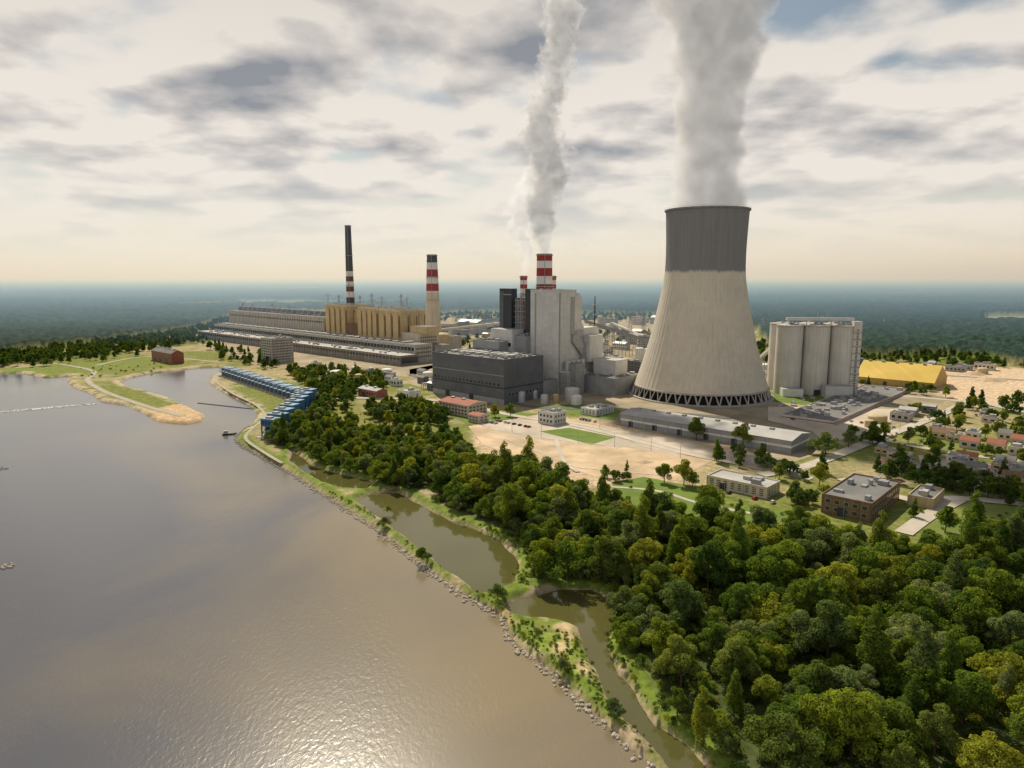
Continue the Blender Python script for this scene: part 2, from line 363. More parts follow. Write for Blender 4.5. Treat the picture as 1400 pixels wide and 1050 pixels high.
F1=[(842,838),(848,880),(860,905),(885,945),(915,985),(970,1025),(1020,1075),(1560,1075),(1560,745),(1400,738),(1300,748),(1230,757),(1150,752),(1090,722),(1000,718),(930,714),(850,698),(790,692),(740,664),(690,650),(610,650),(592,685),(650,708),(706,734),(735,765),(725,795),(790,795),(835,808)]
F2=[(372,602),(395,585),(430,580),(500,592),(560,602),(625,602),(650,640),(640,668),(600,668),(540,668),(505,655),(445,638),(405,622),(385,612)]
FORESTS=[F1,F2]
terrain()
me=bpy.data.meshes.new('river_water'); me.from_pydata([(-3000,-200,WZ),(1500,-200,WZ),(1500,2200,WZ),(-3000,2200,WZ)],[],[(0,1,2,3)]); me.materials.append(m_water)
root.objects.link(bpy.data.objects.new('river_water',me))
for k in (1,2,3):
    w=WATER[k]; vs=[]
    n=len(w)
    for i in range(n):
        t=(w[(i+1)%n]-w[i-1]); t=t/np.linalg.norm(t); nn=np.array([t[1],-t[0]])
        if sdpoly(np.array([w[i][0]+nn[0]*.5]),np.array([w[i][1]+nn[1]*.5]),w)[0]<0: nn=-nn
        vs.append((w[i][0]+nn[0]*2.2,w[i][1]+nn[1]*2.2,WZ+.06))
    me=bpy.data.meshes.new('backwater_pond'); me.from_pydata(vs,[],[tuple(range(n))]); me.materials.append(m_pond); root.objects.link(bpy.data.objects.new('backwater_pond',me))

# ---------------------------------------------------------------- yards / roads
sheet('plant_yard',[(560,505),(640,490),(700,470),(900,470),(1050,505),(1180,520),(1300,545),(1180,600),(1060,640),(930,600),(760,562),(660,550),(560,525)],.05,m_dirt)
sheet('sandy_yard',[(640,583),(742,566),(850,588),(1010,612),(935,650),(900,655),(830,658),(780,640),(720,628),(660,608)],.10,m_sand)
sheet('paved_plaza',[(652,580),(735,569),(850,588),(960,607),(925,622),(860,612),(800,607),(745,602),(690,592)],.15,m_pave)
sheet('lawn',[(738,590),(778,585),(842,598),(808,608)],.25,m_lawn)
sheet('old_plant_yard',[(270,470),(560,430),(640,455),(600,500),(560,515),(470,510),(400,505),(330,492)],.05,m_dirt)
sheet('coal_yard',[(600,440),(900,436),(900,470),(620,462)],.08,m_dirt)
sheet('lawn',[(600,562),(640,556),(735,566),(700,573),(640,580)],.18,m_lawn)
sheet('lawn',[(720,556),(790,552),(850,560),(840,575),(775,566)],.21,m_lawn)
sheet('lawn',[(1050,535),(1160,545),(1120,556),(1050,548)],.21,m_lawn)
sheet('lawn',[(836,660),(880,652),(960,668),(955,690),(1090,700),(1060,718),(960,712),(850,692)],.13,m_lawn)
sheet('meadow',[(1250,715),(1310,690),(1400,690),(1480,700),(1480,745),(1300,742),(1260,735)],.08,m_mead)
sheet('meadow',[(1250,590),(1400,600),(1480,625),(1400,640),(1250,612)],.08,m_mead)
sheet('parking_lot',[(1255,622),(1400,640),(1480,660),(1480,690),(1400,672),(1260,640)],.12,m_pave)
sheet('concrete_apron',[(838,592),(1010,622),(1110,640),(1090,650),(990,632),(880,612)],.28,m_pave)
sheet('concrete_apron',[(1050,556),(1240,560),(1200,590),(1130,606),(1110,590),(1050,575)],.26,m_pave)
strip('access_road',[(600,545),(690,566),(800,585),(930,618),(1000,632),(1110,655)],8,.32,m_road,kerb=True)
strip('access_road',[(1040,650),(1110,635),(1200,600),(1290,565),(1330,545)],9,.36,m_road,kerb=True)
strip('access_road',[(1150,655),(1250,685),(1310,682),(1400,690),(1500,700)],8,.40,m_road,kerb=True)
strip('access_road',[(1310,684),(1270,705),(1235,730)],8,.44,m_road)
strip('access_road',[(1200,600),(1290,618),(1400,632),(1500,650)],8,.46,m_road)
strip('access_road',[(1330,545),(1380,560),(1480,575)],8,.50,m_road)
strip('access_road',[(560,512),(700,552),(850,560),(1000,572)],8,.48,m_asph,kerb=True)
strip('access_road',[(440,545),(520,545),(600,548)],8,.52,m_road)
strip('footpath',[(760,600),(770,630),(790,646)],3,.56,m_road)
strip('footpath',[(836,666),(900,672),(962,690),(1060,708)],3,.30,m_road)
strip('railway_track',[(1030,500),(1200,508),(1400,520),(1600,532)],10,.2,m_concd)
strip('railway_track',[(1030,520),(1220,540),(1400,556),(1600,575)],8,.22,m_road)
strip('levee_road',[(40,492),(95,500),(128,508),(120,520),(140,534),(180,549),(215,560),(250,569)],6,.25,m_path)
strip('embankment_path',[(300,512),(296,522),(318,538),(350,554),(362,570),(345,586),(336,600),(360,618),(385,633)],2.6,.3,m_path)
strip('access_road',[(130,500),(200,488),(300,495)],7,.3,m_path)
mb=MB('parking_markings')
x0,y0=G(700,585)
for r in range(4):
    for i in range(24):
        s=i*3.0; b=r*-13
        ox,oy=x0+A[0]*s+B[0]*b,y0+A[1]*s+B[1]*b
        mb.beam((ox,oy,.2),(ox+B[0]*5,oy+B[1]*5,.2),.25,m_line,h=.04)
for (p,q) in (((745,600),(850,612)),((745,600),(700,592)),((790,640),(900,650)),((690,600),(790,640))):
    a=G(*p);b_=G(*q); mb.beam((a[0],a[1],.3),(b_[0],b_[1],.3),.5,m_line,h=.1)
mb.build()

# ---------------------------------------------------------------- cooling tower
def cooling():
    e=bpy.data.objects.new('cooling_tower',None); root.objects.link(e); e.location=(193,702,0)
    prof=[(10,66.3),(20,62.8),(30,59.6),(46,54.8),(60,51.2),(75,47.8),(90,44.6),(105,41.6),(118,39.4),(130,38.5),(145,38.4),(160,38.8),(175,39.4),(185,39.9)]
    zs=np.linspace(10,185,70); rs=np.interp(zs,*zip(*prof))
    k=np.ones(5)/5; rp=np.pad(rs,2,mode='edge'); rp[:2]=rs[0]+(rs[0]-rs[1])*np.array([2,1]); rs=np.convolve(rp,k,'valid')
    n=288; vs=[];fs=[]
    for z,r in zip(zs,rs):
        for i in range(n):
            rr=r+(.20 if i%4==0 else 0); a=2*math.pi*i/n; vs.append((rr*math.cos(a),rr*math.sin(a),z))
    nz=len(zs)
    for j in range(nz-1):
        for i in range(n): fs.append((j*n+i,j*n+(i+1)%n,(j+1)*n+(i+1)%n,(j+1)*n+i))
    o=len(vs)
    for z,r in zip(zs,rs):
        for i in range(n):
            a=2*math.pi*i/n; vs.append(((r-1)*math.cos(a),(r-1)*math.sin(a),z))
    for j in range(nz-1):
        for i in range(n): fs.append((o+j*n+i,o+(j+1)*n+i,o+(j+1)*n+(i+1)%n,o+j*n+(i+1)%n))
    for i in range(n):
        fs.append((i,o+i,o+(i+1)%n,(i+1)%n)); t=(nz-1)*n; fs.append((t+i,t+(i+1)%n,o+t+(i+1)%n,o+t+i))
    m=M('tower_concrete',(.66,.60,.50),(.59,.54,.45),.03,.92)
    N,L=nt(m); bs=N['Principled BSDF']; src=bs.inputs['Base Color'].links[0].from_socket
    tc=N.new('ShaderNodeTexCoord'); sp=N.new('ShaderNodeSeparateXYZ'); L.new(tc.outputs['Object'],sp.inputs[0])
    mp=N.new('ShaderNodeMapping'); mp.inputs['Scale'].default_value=(.45,.45,.012); L.new(tc.outputs['Object'],mp.inputs[0])
    no=N.new('ShaderNodeTexNoise'); no.inputs['Scale'].default_value=1.0; no.inputs['Detail'].default_value=6; L.new(mp.outputs[0],no.inputs[0])
    ad=N.new('ShaderNodeMath'); ad.operation='MULTIPLY_ADD'; ad.inputs[1].default_value=7; L.new(no.outputs['Fac'],ad.inputs[0]); L.new(sp.outputs[2],ad.inputs[2])
    mr=N.new('ShaderNodeMapRange'); mr.inputs[1].default_value=127; mr.inputs[2].default_value=130; L.new(ad.outputs[0],mr.inputs[0])
    wv=N.new('ShaderNodeMath'); wv.operation='PINGPONG'; wv.inputs[1].default_value=4.5; L.new(sp.outputs[2],wv.inputs[0])
    wr=N.new('ShaderNodeMapRange'); wr.inputs[1].default_value=0; wr.inputs[2].default_value=.5; wr.inputs[3].default_value=.95; wr.inputs[4].default_value=1.0; L.new(wv.outputs[0],wr.inputs[0])
    sr=N.new('ShaderNodeMapRange'); sr.inputs[1].default_value=.3; sr.inputs[2].default_value=.7; sr.inputs[3].default_value=.90; sr.inputs[4].default_value=1.05; L.new(no.outputs['Fac'],sr.inputs[0])
    mm=N.new('ShaderNodeMath'); mm.operation='MULTIPLY'; L.new(sr.outputs[0],mm.inputs[0]); L.new(wr.outputs[0],mm.inputs[1])
    mx=N.new('ShaderNodeMix'); mx.data_type='RGBA'; mx.inputs[7].default_value=(.22,.22,.23,1); L.new(mr.outputs[0],mx.inputs[0]); L.new(src,mx.inputs[6])
    vm=N.new('ShaderNodeVectorMath'); vm.operation='SCALE'; L.new(mx.outputs[2],vm.inputs[0]); L.new(mm.outputs[0],vm.inputs['Scale']); L.new(vm.outputs[0],bs.inputs['Base Color'])
    me=bpy.data.meshes.new('shell'); me.from_pydata(vs,[],fs); me.materials.append(m); ob=bpy.data.objects.new('shell',me); root.objects.link(ob); ob.parent=e
    b=MB('support_columns')
    for i in range(44):
        a0=2*math.pi*i/44
        for d in (-1,1):
            a1=a0+d*math.pi/66
            b.beam((69.5*math.cos(a0),69.5*math.sin(a0),0),(66*math.cos(a1),66*math.sin(a1),10.6),1.0,m_conc)
    for i in range(88):
        a=2*math.pi*i/88;a2=2*math.pi*(i+1)/88
        b.beam((71*math.cos(a),71*math.sin(a),.6),(71*math.cos(a2),71*math.sin(a2),.6),2.5,m_conc,h=1.6)
        b.beam((66.4*math.cos(a),66.4*math.sin(a),10.3),(66.4*math.cos(a2),66.4*math.sin(a2),10.3),1.6,m_conc,h=1.4)
    o1=b.build(); o1.parent=e
    b=MB('rim_walkway')
    for i in range(88):
        a=2*math.pi*i/88;a2=2*math.pi*(i+1)/88
        b.beam((40.4*math.cos(a),40.4*math.sin(a),184.4),(40.4*math.cos(a2),40.4*math.sin(a2),184.4),1.8,m_concd,h=1.6)
        b.beam((41.2*math.cos(a),41.2*math.sin(a),186.3),(41.2*math.cos(a2),41.2*math.sin(a2),186.3),.12,m_steel)
    b.build().parent=e
    b=MB('inner_fill'); b.cyl(0,0,0,10.5,62,60,m_coal,n=64); b.build().parent=e  # black cylinder paints in the dark interior between columns and blocks see-through
    FOOT.append((193,702,0,-74,74,-74,74))
cooling()

# ---------------------------------------------------------------- new unit
def unit():
    O=G(592,537)
    b=MB('turbine_hall',O,TH); La=Lalong(*O,689,A); Lb=57; H=42
    b.foot(-2,La+4,-2,Lb+90)
    b.box(0,La,0,Lb,0,H,m_dark,m_roof); b.parapet(0,La,0,Lb,H,m_dark,.6,1.2)
    b.box(0,La+.15,-.15,0,0,5,m_mid); b.box(0,La*.99,-.25,0,15,16.2,m_char); b.box(La,La+.25,0,Lb,15,16.2,m_char)
    b.box(0,La,-.2,0,27,27.7,m_mid)
    for i in range(18):
        x=3+i*(La-6)/18; b.box(x,x+2.2,-.22,-.0,17.5,19.5,m_glass)
    b.roofstuff(3,La-3,3,Lb-3,H,46,m_mid)
    for i in range(7): b.box(8+i*12,14+i*12,18,40,H,H+2.2,m_roofl)
    b.box(20,26,-.3,0,0,6,m_char); b.box(55,61,-.3,0,0,6,m_char)
    b.winr(La,5,50,6,12,9,1,.5,.5); b.box(-14,0,10,50,0,16,m_mid,m_roof)
    b.build()
    b=MB('boiler_house',O,TH)
    b.box(10,28,90,99,0,107,m_char,m_roof); b.box(48,61.8,90,98,0,107,m_char,m_roof)
    b.box(9.8,28.2,89.8,90,100,101,m_mid); b.box(11,16,89.7,90,20,104,m_dark)
    b.box(26,48,97,130,0,97,m_rust,m_roof)
    for i in range(8):
        x=29.5+i*2.4; b.cyl(x,95.5,62,100-random.random()*6,.8,.8,random.choice([m_rust,m_steel,m_brick,m_white]),n=8)
    for z in range(64,100,6): b.box(28.2,47.8,93.5,94.1,z,z+.7,m_steel)
    b.box(14,46,72,90,0,64,m_light,m_roofl); b.box(16,44,71.8,72,46,50,m_glass)
    b.box(0,40,58,72,0,52,m_mid,m_roof); b.roofstuff(2,38,58,72,52,12)
    b.box(46,62,76,90,0,58,m_mid,m_roof); b.roofstuff(46,62,76,90,58,6)
    b.box(62,100,83,112,0,105,m_light,m_roofl); b.box(62.5,99.5,82.7,83,0,7,m_mid)
    b.box(68,70,82.8,83,8,103,m_mid); b.box(100,100.2,84,86,8,103,m_mid)
    b.parapet(62,100,83,112,105,m_light,.6,1.5); b.roofstuff(63,99,84,110,105,10)
    b.prism_x([(112,20),(112,103),(118,103),(123,98),(123,72),(128,66),(150,66),(154,62),(154,20)],70,99,m_light)
    b.box(99,100.6,103,109,60,99,m_steel); b.box(99,101,109,124,56,64,m_steel)
    b.prism_x([(104,60),(110,60),(128,46),(128,38),(120,38),(104,52)],99.1,103,m_steel)
    b.box(72,104,120,150,0,40,m_mid,m_roof); b.box(99,108,126,150,30,58,m_light,m_roofl)
    b.box(84,110,86,118,0,24,m_light,m_roofl); b.box(100,118,90,104,0,32,m_steel,m_roof)
    for i in range(4): b.cyl(106+i*0,92+i*8,24,34,3,3,m_silver,n=18)
    for i in range(9): b.beam((101+i*2,84,0),(101+i*2,84,22),.5,m_steel)
    for z in (6,12,18,22): b.beam((100,84,z),(120,84,z),.5,m_steel)
    b.box(62,100,60,82,0,16,m_mid,m_roof); b.roofstuff(62,100,60,82,16,16)
    b.box(104,150,112,160,0,18,m_mid,m_roof); b.roofstuff(104,150,112,160,18,20)
    b.box(112,140,128,150,18,34,m_light,m_roofl)
    b.build()
    for (px,py,r,h,m) in ((700,548,4,9,m_silver),(712,549,4,9,m_silver),(729,545,4,8,m_silver),(782,548,7,12,m_silver),(788,553,5,8,m_white),(744,552,3.5,8,m_silver),(760,550,3,7,m_tan)):
        t=MB('storage_tank',G(px,py)); t.cyl(0,0,0,h,r,r,m,n=30); t.dome(0,0,h,r,1.5,m)
        for k in range(6): t.beam((r+.3,0,k*h/6),(r+.3,0,(k+1)*h/6),.2,m_steel)
        t.beam((0,r+.5,0),(0,r+.5,h+1),.4,m_steel); t.foot(-r,r,-r,r); t.build()
unit()

def chimney(name,x,y,h,r0,r1,bands,base):
    b=MB(name,(x,y)); z=h
    def rad(z): return r0+(r1-r0)*z/h
    for bh,m in bands:
        b.cyl(0,0,z-bh,z,rad(z-bh),rad(z),m,n=36,cap=False); z-=bh
    b.cyl(0,0,0,z,rad(0),rad(z),base,n=36,cap=False)
    b.cyl(0,0,h-3,h-2.9,r1*.8,r1*.8,m_coal,n=24)
    for zz in (h-1,h*.75,h*.5):
        b.cyl(0,0,zz-.9,zz,rad(zz)+1.2,rad(zz)+1.2,m_steel,n=36)
    for i in range(40): b.beam((0,-rad(i/40*h)-.25,i/40*h),(0,-rad((i+1)/40*h)-.25,(i+1)/40*h),.5,m_steel)
    b.foot(-r0,r0,-r0,r0); b.build()
def atpx(px,y,pt):
    h=HY(y,pt); return (px-700)/F*(y*c_+(CH-h)*s_),y,h
x,y,h=atpx(744.5,800,347); chimney('red_white_chimney',x,y,h,10.5,8.8,[(8,m_red),(8,m_wht),(9,m_red),(9,m_wht),(9,m_red),(9,m_wht)],m_wht); CH1=(x,y,h)
x,y,h=atpx(757,830,377); chimney('steel_flue_stack',x,y,h,3.4,3,[(5,m_red),(5,m_wht),(5,m_red),(5,m_wht)],m_steel)
x,y,h=atpx(716,830,377); chimney('steel_flue_stack',x,y,h,4.6,4.2,[(5,m_red),(5,m_wht),(5,m_red),(5,m_wht)],m_steel); CH2=(x,y,h)
x,y,h=atpx(475.5,1250,308); chimney('tall_chimney',x,y,h,8.5,5.2,[(22,m_chim),(14,m_chim),(14,m_chim),(30,m_chim),(9,m_wht),(9,m_rust),(9,m_wht),(9,m_rust),(10,m_wht)],m_chim)
x,y,h=atpx(590.5,1250,348); chimney('tall_chimney',x,y,h,15,9.0,[(14,m_chim),(12,m_wht),(13,m_red),(12,m_wht),(13,m_red),(3,m_wht)],m_cream)

# ---------------------------------------------------------------- old plant
def old():
    O=G(272,462); b=MB('old_power_station',O,TH); b.foot(-5,670,-5,170)
    L=640
    b.box(0,L,0,32,0,14,m_concd,m_roofl); b.box(0,L-8,32,64,0,26,m_conc,m_roof)
    b.box(0,L-2,-.3,0,8,11,m_glass); b.box(0,L-10,31.7,32,17,22,m_glass)
    for i in range(int(L/8)): b.box(i*8,i*8+.7,-.6,0,0,14,m_conc); b.box(i*8,i*8+.7,31.4,32,14,26,m_conc)
    b.box(L,L+.3,2,30,3,11,m_glass); b.winr(L-8,34,62,6,23,8,3,.6,.5)
    for i in range(30): b.box(10+i*20,22+i*20,40,56,26,28.2,m_roofl)
    b.roofstuff(5,L-5,2,30,14,70); 
    b.box(0,352,64,112,0,52,m_conc,m_roof); 
    for i in range(59): b.box(i*6,i*6+1.6,63.2,64,26,52,m_cream)
    b.box(0,350,63.6,64,42,45,m_glass); b.roofstuff(5,345,66,110,52,70)
    for i in range(18): b.box(8+i*19,14+i*19,80,96,52,60,m_mid)
    def bb(s0,s1,b0,b1,H,n,cap):
        b.box(s0,s1,b0,b1,0,H,m_beige,m_roof)
        w=(s1-s0)/n
        for i in range(n):
            b.box(s0+i*w+w*.1,s0+i*w+w*.78,b0-2.2,b0,26,H-4,m_beige); b.box(s0+i*w+w*.82,s0+i*w+w*.95,b0-.6,b0,30,H-8,m_brown)
        m=max(2,int((b1-b0)/14)); w=(b1-b0)/m
        for i in range(m):
            b.box(s1,s1+2,b0+i*w+w*.15,b0+i*w+w*.75,20,H-5,m_beige); b.box(s1,s1+.5,b0+i*w+w*.8,b0+i*w+w*.95,24,H-8,m_brown)
        b.parapet(s0,s1,b0,b1,H,m_cream,.8,1.6); b.roofstuff(s0,s1,b0,b1,H,16)
    bb(356,418,66,110,73,4,0); bb(418,452,80,112,66,2,0); bb(452,505,64,112,71,4,0); bb(508,560,64,112,69,3,0)
    b.box(418,452,64,80,0,45,m_brown,m_roof)
    b.box(560,600,66,104,0,38,m_cream,m_roofl); b.box(575,612,70,95,38,48,m_beige,m_roof)
    b.winr(600,68,100,5,34,8,6,.5,.5); b.box(600,630,70,100,0,22,m_mid,m_roof)
    b.cyl(590,120,0,30,12,12,m_tan); b.dome(590,120,30,12,6,m_tan)
    b.box(300,600,116,150,0,30,m_conc,m_roof); b.roofstuff(300,600,116,150,30,50)
    b.build()
    b,La,Lb,H=block('office_block',358,494,372,402,463); b.box(0,La,0,Lb,0,H,m_conc,m_roof); b.winf(1,La-1,0,2,H-2,5,8); b.winr(La,1,Lb-1,2,H-2,14,8); b.roofstuff(0,La,0,Lb,H,5); b.build()
old()

# ---------------------------------------------------------------- silos
def silos():
    x,y=G(1081,540); b=MB('concrete_silo_group',(x,y+12),math.radians(-6)); D=26.5
    H=HY(y+12,446)
    m=M('silo_concrete',(.66,.64,.59),(.57,.55,.51),.05,.9,streak=.16)
    for j in range(2):
        for i in range(3):
            cx,cy=i*D,j*D; b.cyl(cx,cy,0,H,12.9,12.9,m,n=48); b.cyl(cx,cy,H,H+1.4,13.3,13.3,m_conc,n=48)
            b.cyl(cx,cy,H+1.4,H+2.6,9,6,m_roofl,n=24); b.roofstuff(cx-8,cx+8,cy-8,cy+8,H+1.4,4)
            b.box(cx-3,cx+3,cy-13.6,cy-12.4,0,6,m_char)
    for i in range(24):
        a=2*math.pi*i/24
        for c in range(3): b.beam((c*D+13.2*math.cos(a),13.2*math.sin(a),H+1.4),(c*D+13.2*math.cos(a),13.2*math.sin(a),H+2.6),.15,m_steel)
    b.box(-4,2*D+9,-2,3,H+6,H+9,m_silver,m_roofl)
    for i in range(8): b.beam((i*8,0,H),(i*8,0,H+6),.7,m_steel)
    b.box(2*D+5,2*D+13,-13,-3,0,H+6,m,m_roofl)
    for z in range(8,int(H),7): b.box(2*D+4.6,2*D+13.4,-13.6,-13,z,z+1.2,m_steel)
    for i in range(int(H/2)): b.box(2*D+8,2*D+10,-13.3,-13,i*2+.5,i*2+1.5,m_glass)
    b.beam((D,0,H+5),(D,0,H+16),.5,m_steel); b.beam((D+9,0,H+5),(D+9,0,H+13),.4,m_steel)
    b.box(-10,10,-24,-13,0,8,m_white,m_roofl); b.box(30,56,-28,-15,0,12,m_light,m_roofl)
    b.foot(-16,2*D+18,-28,45); b.build()
silos()

def hall(name,pxl,pyl,pxm,pxr,pt,mw,mr,ridge=.12,band=None,win=0,flat=False,rw=0,caps=None):
    b,La,Lb,H=block(name,pxl,pyl,pxm,pxr,pt)
    b.box(0,La,0,Lb,0,H,mw,mr)
    if flat: b.parapet(0,La,0,Lb,H,mw,.4,.7); b.roofstuff(1,La-1,1,Lb-1,H,int(La*Lb/150)+2)
    else:
        r=Lb*ridge; b.prism_x([(-.6,H+.02),(Lb+.6,H+.02),(Lb/2,H+r)],-.6,La+.6,mr,caps or mw)
        for i in range(int(La/14)): b.box(5+i*14,8+i*14,Lb/2-1.5,Lb/2+1.5,H+r-.8,H+r+.9,m_steel)
    if band: b.box(-.05,La+.06,-.12,0,H*.45,H*.62,band); b.box(La,La+.12,0,Lb,H*.45,H*.62,band)
    n=max(1,int(La/4))
    if win: b.winf(1,La-1,0,1,H-.6,n,win,.55,.5)
    if rw: b.winr(La,1,Lb-1,1,H-.6,max(1,int(Lb/4)),rw,.5,.5)
    for i in range(int(La/22)): b.box(8+i*22,12+i*22,-.2,0,0,min(4.5,H*.6),m_char)
    for i in range(int(La/11)): b.box(i*11,i*11+.3,-.25,0,0,H,m_steel)
    b.build(); return La,Lb,H
hall('long_warehouse',848,581,1081,1106,603,m_mid,m_roofl,.08,m_wht)
hall('workshop_hall',1068,572,1140,1242,577,m_pink,m_roof,.05,m_glass,flat=True)
hall('workshop_hall',1045,560,1080,1150,566,m_mid,m_roof,.05,flat=True)
hall('yellow_storage_hall',1168,523,1276,1294,524,m_yelw,m_yel,.26,caps=m_yelw)
hall('gatehouse_office',736,578,757,774,566,m_light,m_roof,flat=True,win=2,rw=2)
hall('office_building',794,566,815,839,561,m_white,m_roofl,flat=True,win=3,rw=3)
hall('admin_building',600,563,640,666,555,m_pink,m_brick,.1,win=3,rw=3)
hall('canteen_building',640,576,655,668,569,m_pink,m_brick,.1,win=2,rw=2)
hall('workshop_hall',1122,700,1190,1229,690,m_brown,m_roof,flat=True,win=2,rw=2)
hall('apartment_block',966,664,1048,1066,668,m_cream,m_roofl,flat=True,win=4,rw=4)
hall('garage_row',1240,690,1275,1290,684,m_tan,m_roof,flat=True)
hall('brick_workshop',490,540,515,530,535,m_brick,m_roofl,.15,win=1)
hall('riverside_house',208,492,235,252,484,m_brick,m_roof,.3,win=1)
hall('pump_house',545,545,560,575,536,m_white,m_roofl,flat=True,win=1)

def inpoly(x,y,poly):
    return sdpoly(np.array([x]),np.array([y]),poly)[0]<0
def blocked(x,y,m=0):
    for (ox,oy,rt,x0,x1,y0,y1) in FOOT:
        dx,dy=x-ox,y-oy; cx=dx*math.cos(rt)+dy*math.sin(rt); cy=-dx*math.sin(rt)+dy*math.cos(rt)
        if x0-m<cx<x1+m and y0-m<cy<y1+m: return True
    return False
def clutter(poly,n,hmax,seed,smax=30,only=False,mg=16,name='industrial_shed'):
    random.seed(seed); w=np.array([G(*q) for q in poly]); lo=w.min(0);hi=w.max(0); k=0;t=0
    while k<n and t<n*60:
        t+=1; x=random.uniform(lo[0],hi[0]);y=random.uniform(lo[1],hi[1])
        if not inpoly(x,y,w) or blocked(x,y,mg): continue
        k+=1; q=random.random()*(.5 if only else 1)
        if q<.55:
            La=random.uniform(8,smax);Lb=random.uniform(8,smax*.7);H=random.uniform(3.5 if only else 5,hmax)
            b=MB(name,(x,y),TH); b.foot(0,La,0,Lb)
            mw=random.choice([m_cream,m_white,m_pink,m_conc,m_tan] if only else [m_light,m_mid,m_cream,m_white,m_conc,m_silver,m_mid,m_dark,m_tan]); 
            b.box(0,La,0,Lb,0,H,mw,random.choice([m_roof,m_roofl])); 
            if random.random()<.5: b.prism_x([(-.3,H+.02),(Lb+.3,H+.02),(Lb/2,H+Lb*(.3 if only else .18))],-.3,La+.3,random.choice([m_brick,m_roof,m_brown] if only else [m_roofl,m_roof,m_steel]))
            else: b.parapet(0,La,0,Lb,H,mw,.4,.6); b.roofstuff(0,La,0,Lb,H,5)
            b.winf(.5,La-.5,0,.5,H,max(1,int(La/4)),max(1,int(H/4)),.55,.4); b.winr(La,.5,Lb-.5,.5,H,max(1,int(Lb/4)),max(1,int(H/4)),.5,.4)
            b.build()
        elif q<.8:
            r=random.uniform(3,9);H=random.uniform(5,hmax*.8); b=MB('storage_tank',(x,y)); m=random.choice([m_silver,m_white,m_tan,m_silver])
            b.cyl(0,0,0,H,r,r,m,n=30); b.dome(0,0,H,r,r*.25,m); b.foot(-r,r,-r,r)
            for j in range(12):
                a=j*.16; a2=a+.16; b.beam(((r+.5)*math.cos(a),(r+.5)*math.sin(a),H*j/12),((r+.5)*math.cos(a2),(r+.5)*math.sin(a2),H*(j+1)/12),.5,m_steel)
            b.build()
        else:
            L=random.uniform(20,60);H=random.uniform(6,hmax*.8); b=MB('pipe_rack',(x,y),TH+(math.pi/2 if random.random()<.5 else 0))
            for i in range(int(L/6)+1):
                for yy in (0,4): b.beam((i*6,yy,0),(i*6,yy,H),.4,m_steel)
                b.beam((i*6,0,H),(i*6,4,H),.4,m_steel); b.beam((i*6,0,H*.6),(i*6,4,H*.6),.4,m_steel)
            for yy in (.6,1.6,2.6,3.4): b.beam((0,yy,H+.5),(L,yy,H+.5),.6,random.choice([m_silver,m_steel,m_rust])); b.beam((0,yy,H*.6+.4),(L,yy,H*.6+.4),.45,m_silver)
            b.build()
clutter([(600,505),(660,478),(700,462),(880,462),(890,500),(870,535),(800,535),(770,505),(690,480)],58,22,3)
clutter([(600,440),(900,440),(890,470),(620,470)],46,26,4,45)
clutter([(1040,500),(1160,500),(1170,530),(1050,530)],10,12,5)
clutter([(1180,560),(1280,560),(1240,580),(1180,585)],5,7,6,18)
clutter([(560,512),(600,508),(620,545),(690,556),(590,545)],8,8,8,14)
clutter([(1200,500),(1380,505),(1380,512),(1200,506)],8,8,9,25)
clutter([(420,500),(540,512),(560,540),(470,528)],10,9,10,16)
clutter([(1080,700),(1110,690),(1120,710)],1,5,12,10)
clutter([(1265,585),(1400,600),(1480,620),(1480,640),(1400,628),(1270,605)],14,6,31,16,True,9,'small_house')
clutter([(1290,625),(1480,650),(1480,680),(1400,665),(1300,650)],16,5,32,13,True,9,'small_house')
clutter([(1330,565),(1480,580),(1480,600),(1340,590)],7,5,33,14,True,9,'small_house')
clutter([(1180,612),(1250,625),(1290,650),(1200,645)],4,5,34,14,True,9,'small_house')
def heap(px,py,r,h,m,name='coal_heap'):
    x,y=G(px,py); n=60; vs=[];fs=[]
    b=MB(name,(x,y)); k=10
    for j in range(k):
        for i in range(n):
            a=2*math.pi*i/n; t=j/(k-1); rr=r*(1-t)*(1+.12*math.sin(3*a)+.05*math.sin(11*a)); vs.append((1.8*rr*math.cos(a),rr*math.sin(a),h*t*(1-.1*math.sin(5*a)*(1-t))))
    for j in range(k-1):
        for i in range(n): fs.append((j*n+i,j*n+(i+1)%n,(j+1)*n+(i+1)%n,(j+1)*n+i))
    b.add(vs,fs,m); b.build()
heap(640,452,60,22,m_coal); heap(700,440,60,18,m_coal); heap(1350,520,14,4,m_sand,'sand_heap'); heap(1330,512,10,4,m_sand,'sand_heap'); heap(905,640,5,2,m_sand,'sand_heap'); heap(880,632,4,1.5,m_sand,'sand_heap')
def conveyor(p,q,z0,z1,m=m_mid):
    b=MB('conveyor_gallery'); x0,y0=G(*p);x1,y1=G(*q)
    b.beam((x0,y0,z0),(x1,y1,z1),4,m,h=3.6); n=int(math.hypot(x1-x0,y1-y0)/25)+1
    for i in range(n):
        t=(i+.5)/n; x=x0+(x1-x0)*t;y=y0+(y1-y0)*t;z=z0+(z1-z0)*t
        b.beam((x-3,y,0),(x-.8,y,z-1.8),.8,m_steel); b.beam((x+3,y,0),(x+.8,y,z-1.8),.8,m_steel); b.beam((x-2,y,z*.4),(x+2,y,z*.4),.5,m_steel)
    b.build()
conveyor((905,478),(800,500),8,60); conveyor((905,478),(835,462),8,30,m_light); conveyor((600,470),(690,460),25,28,m_cream); conveyor((1030,492),(905,480),14,10); conveyor((560,470),(640,450),35,10,m_cream)
conveyor((1030,508),(1075,525),10,60,m_light)
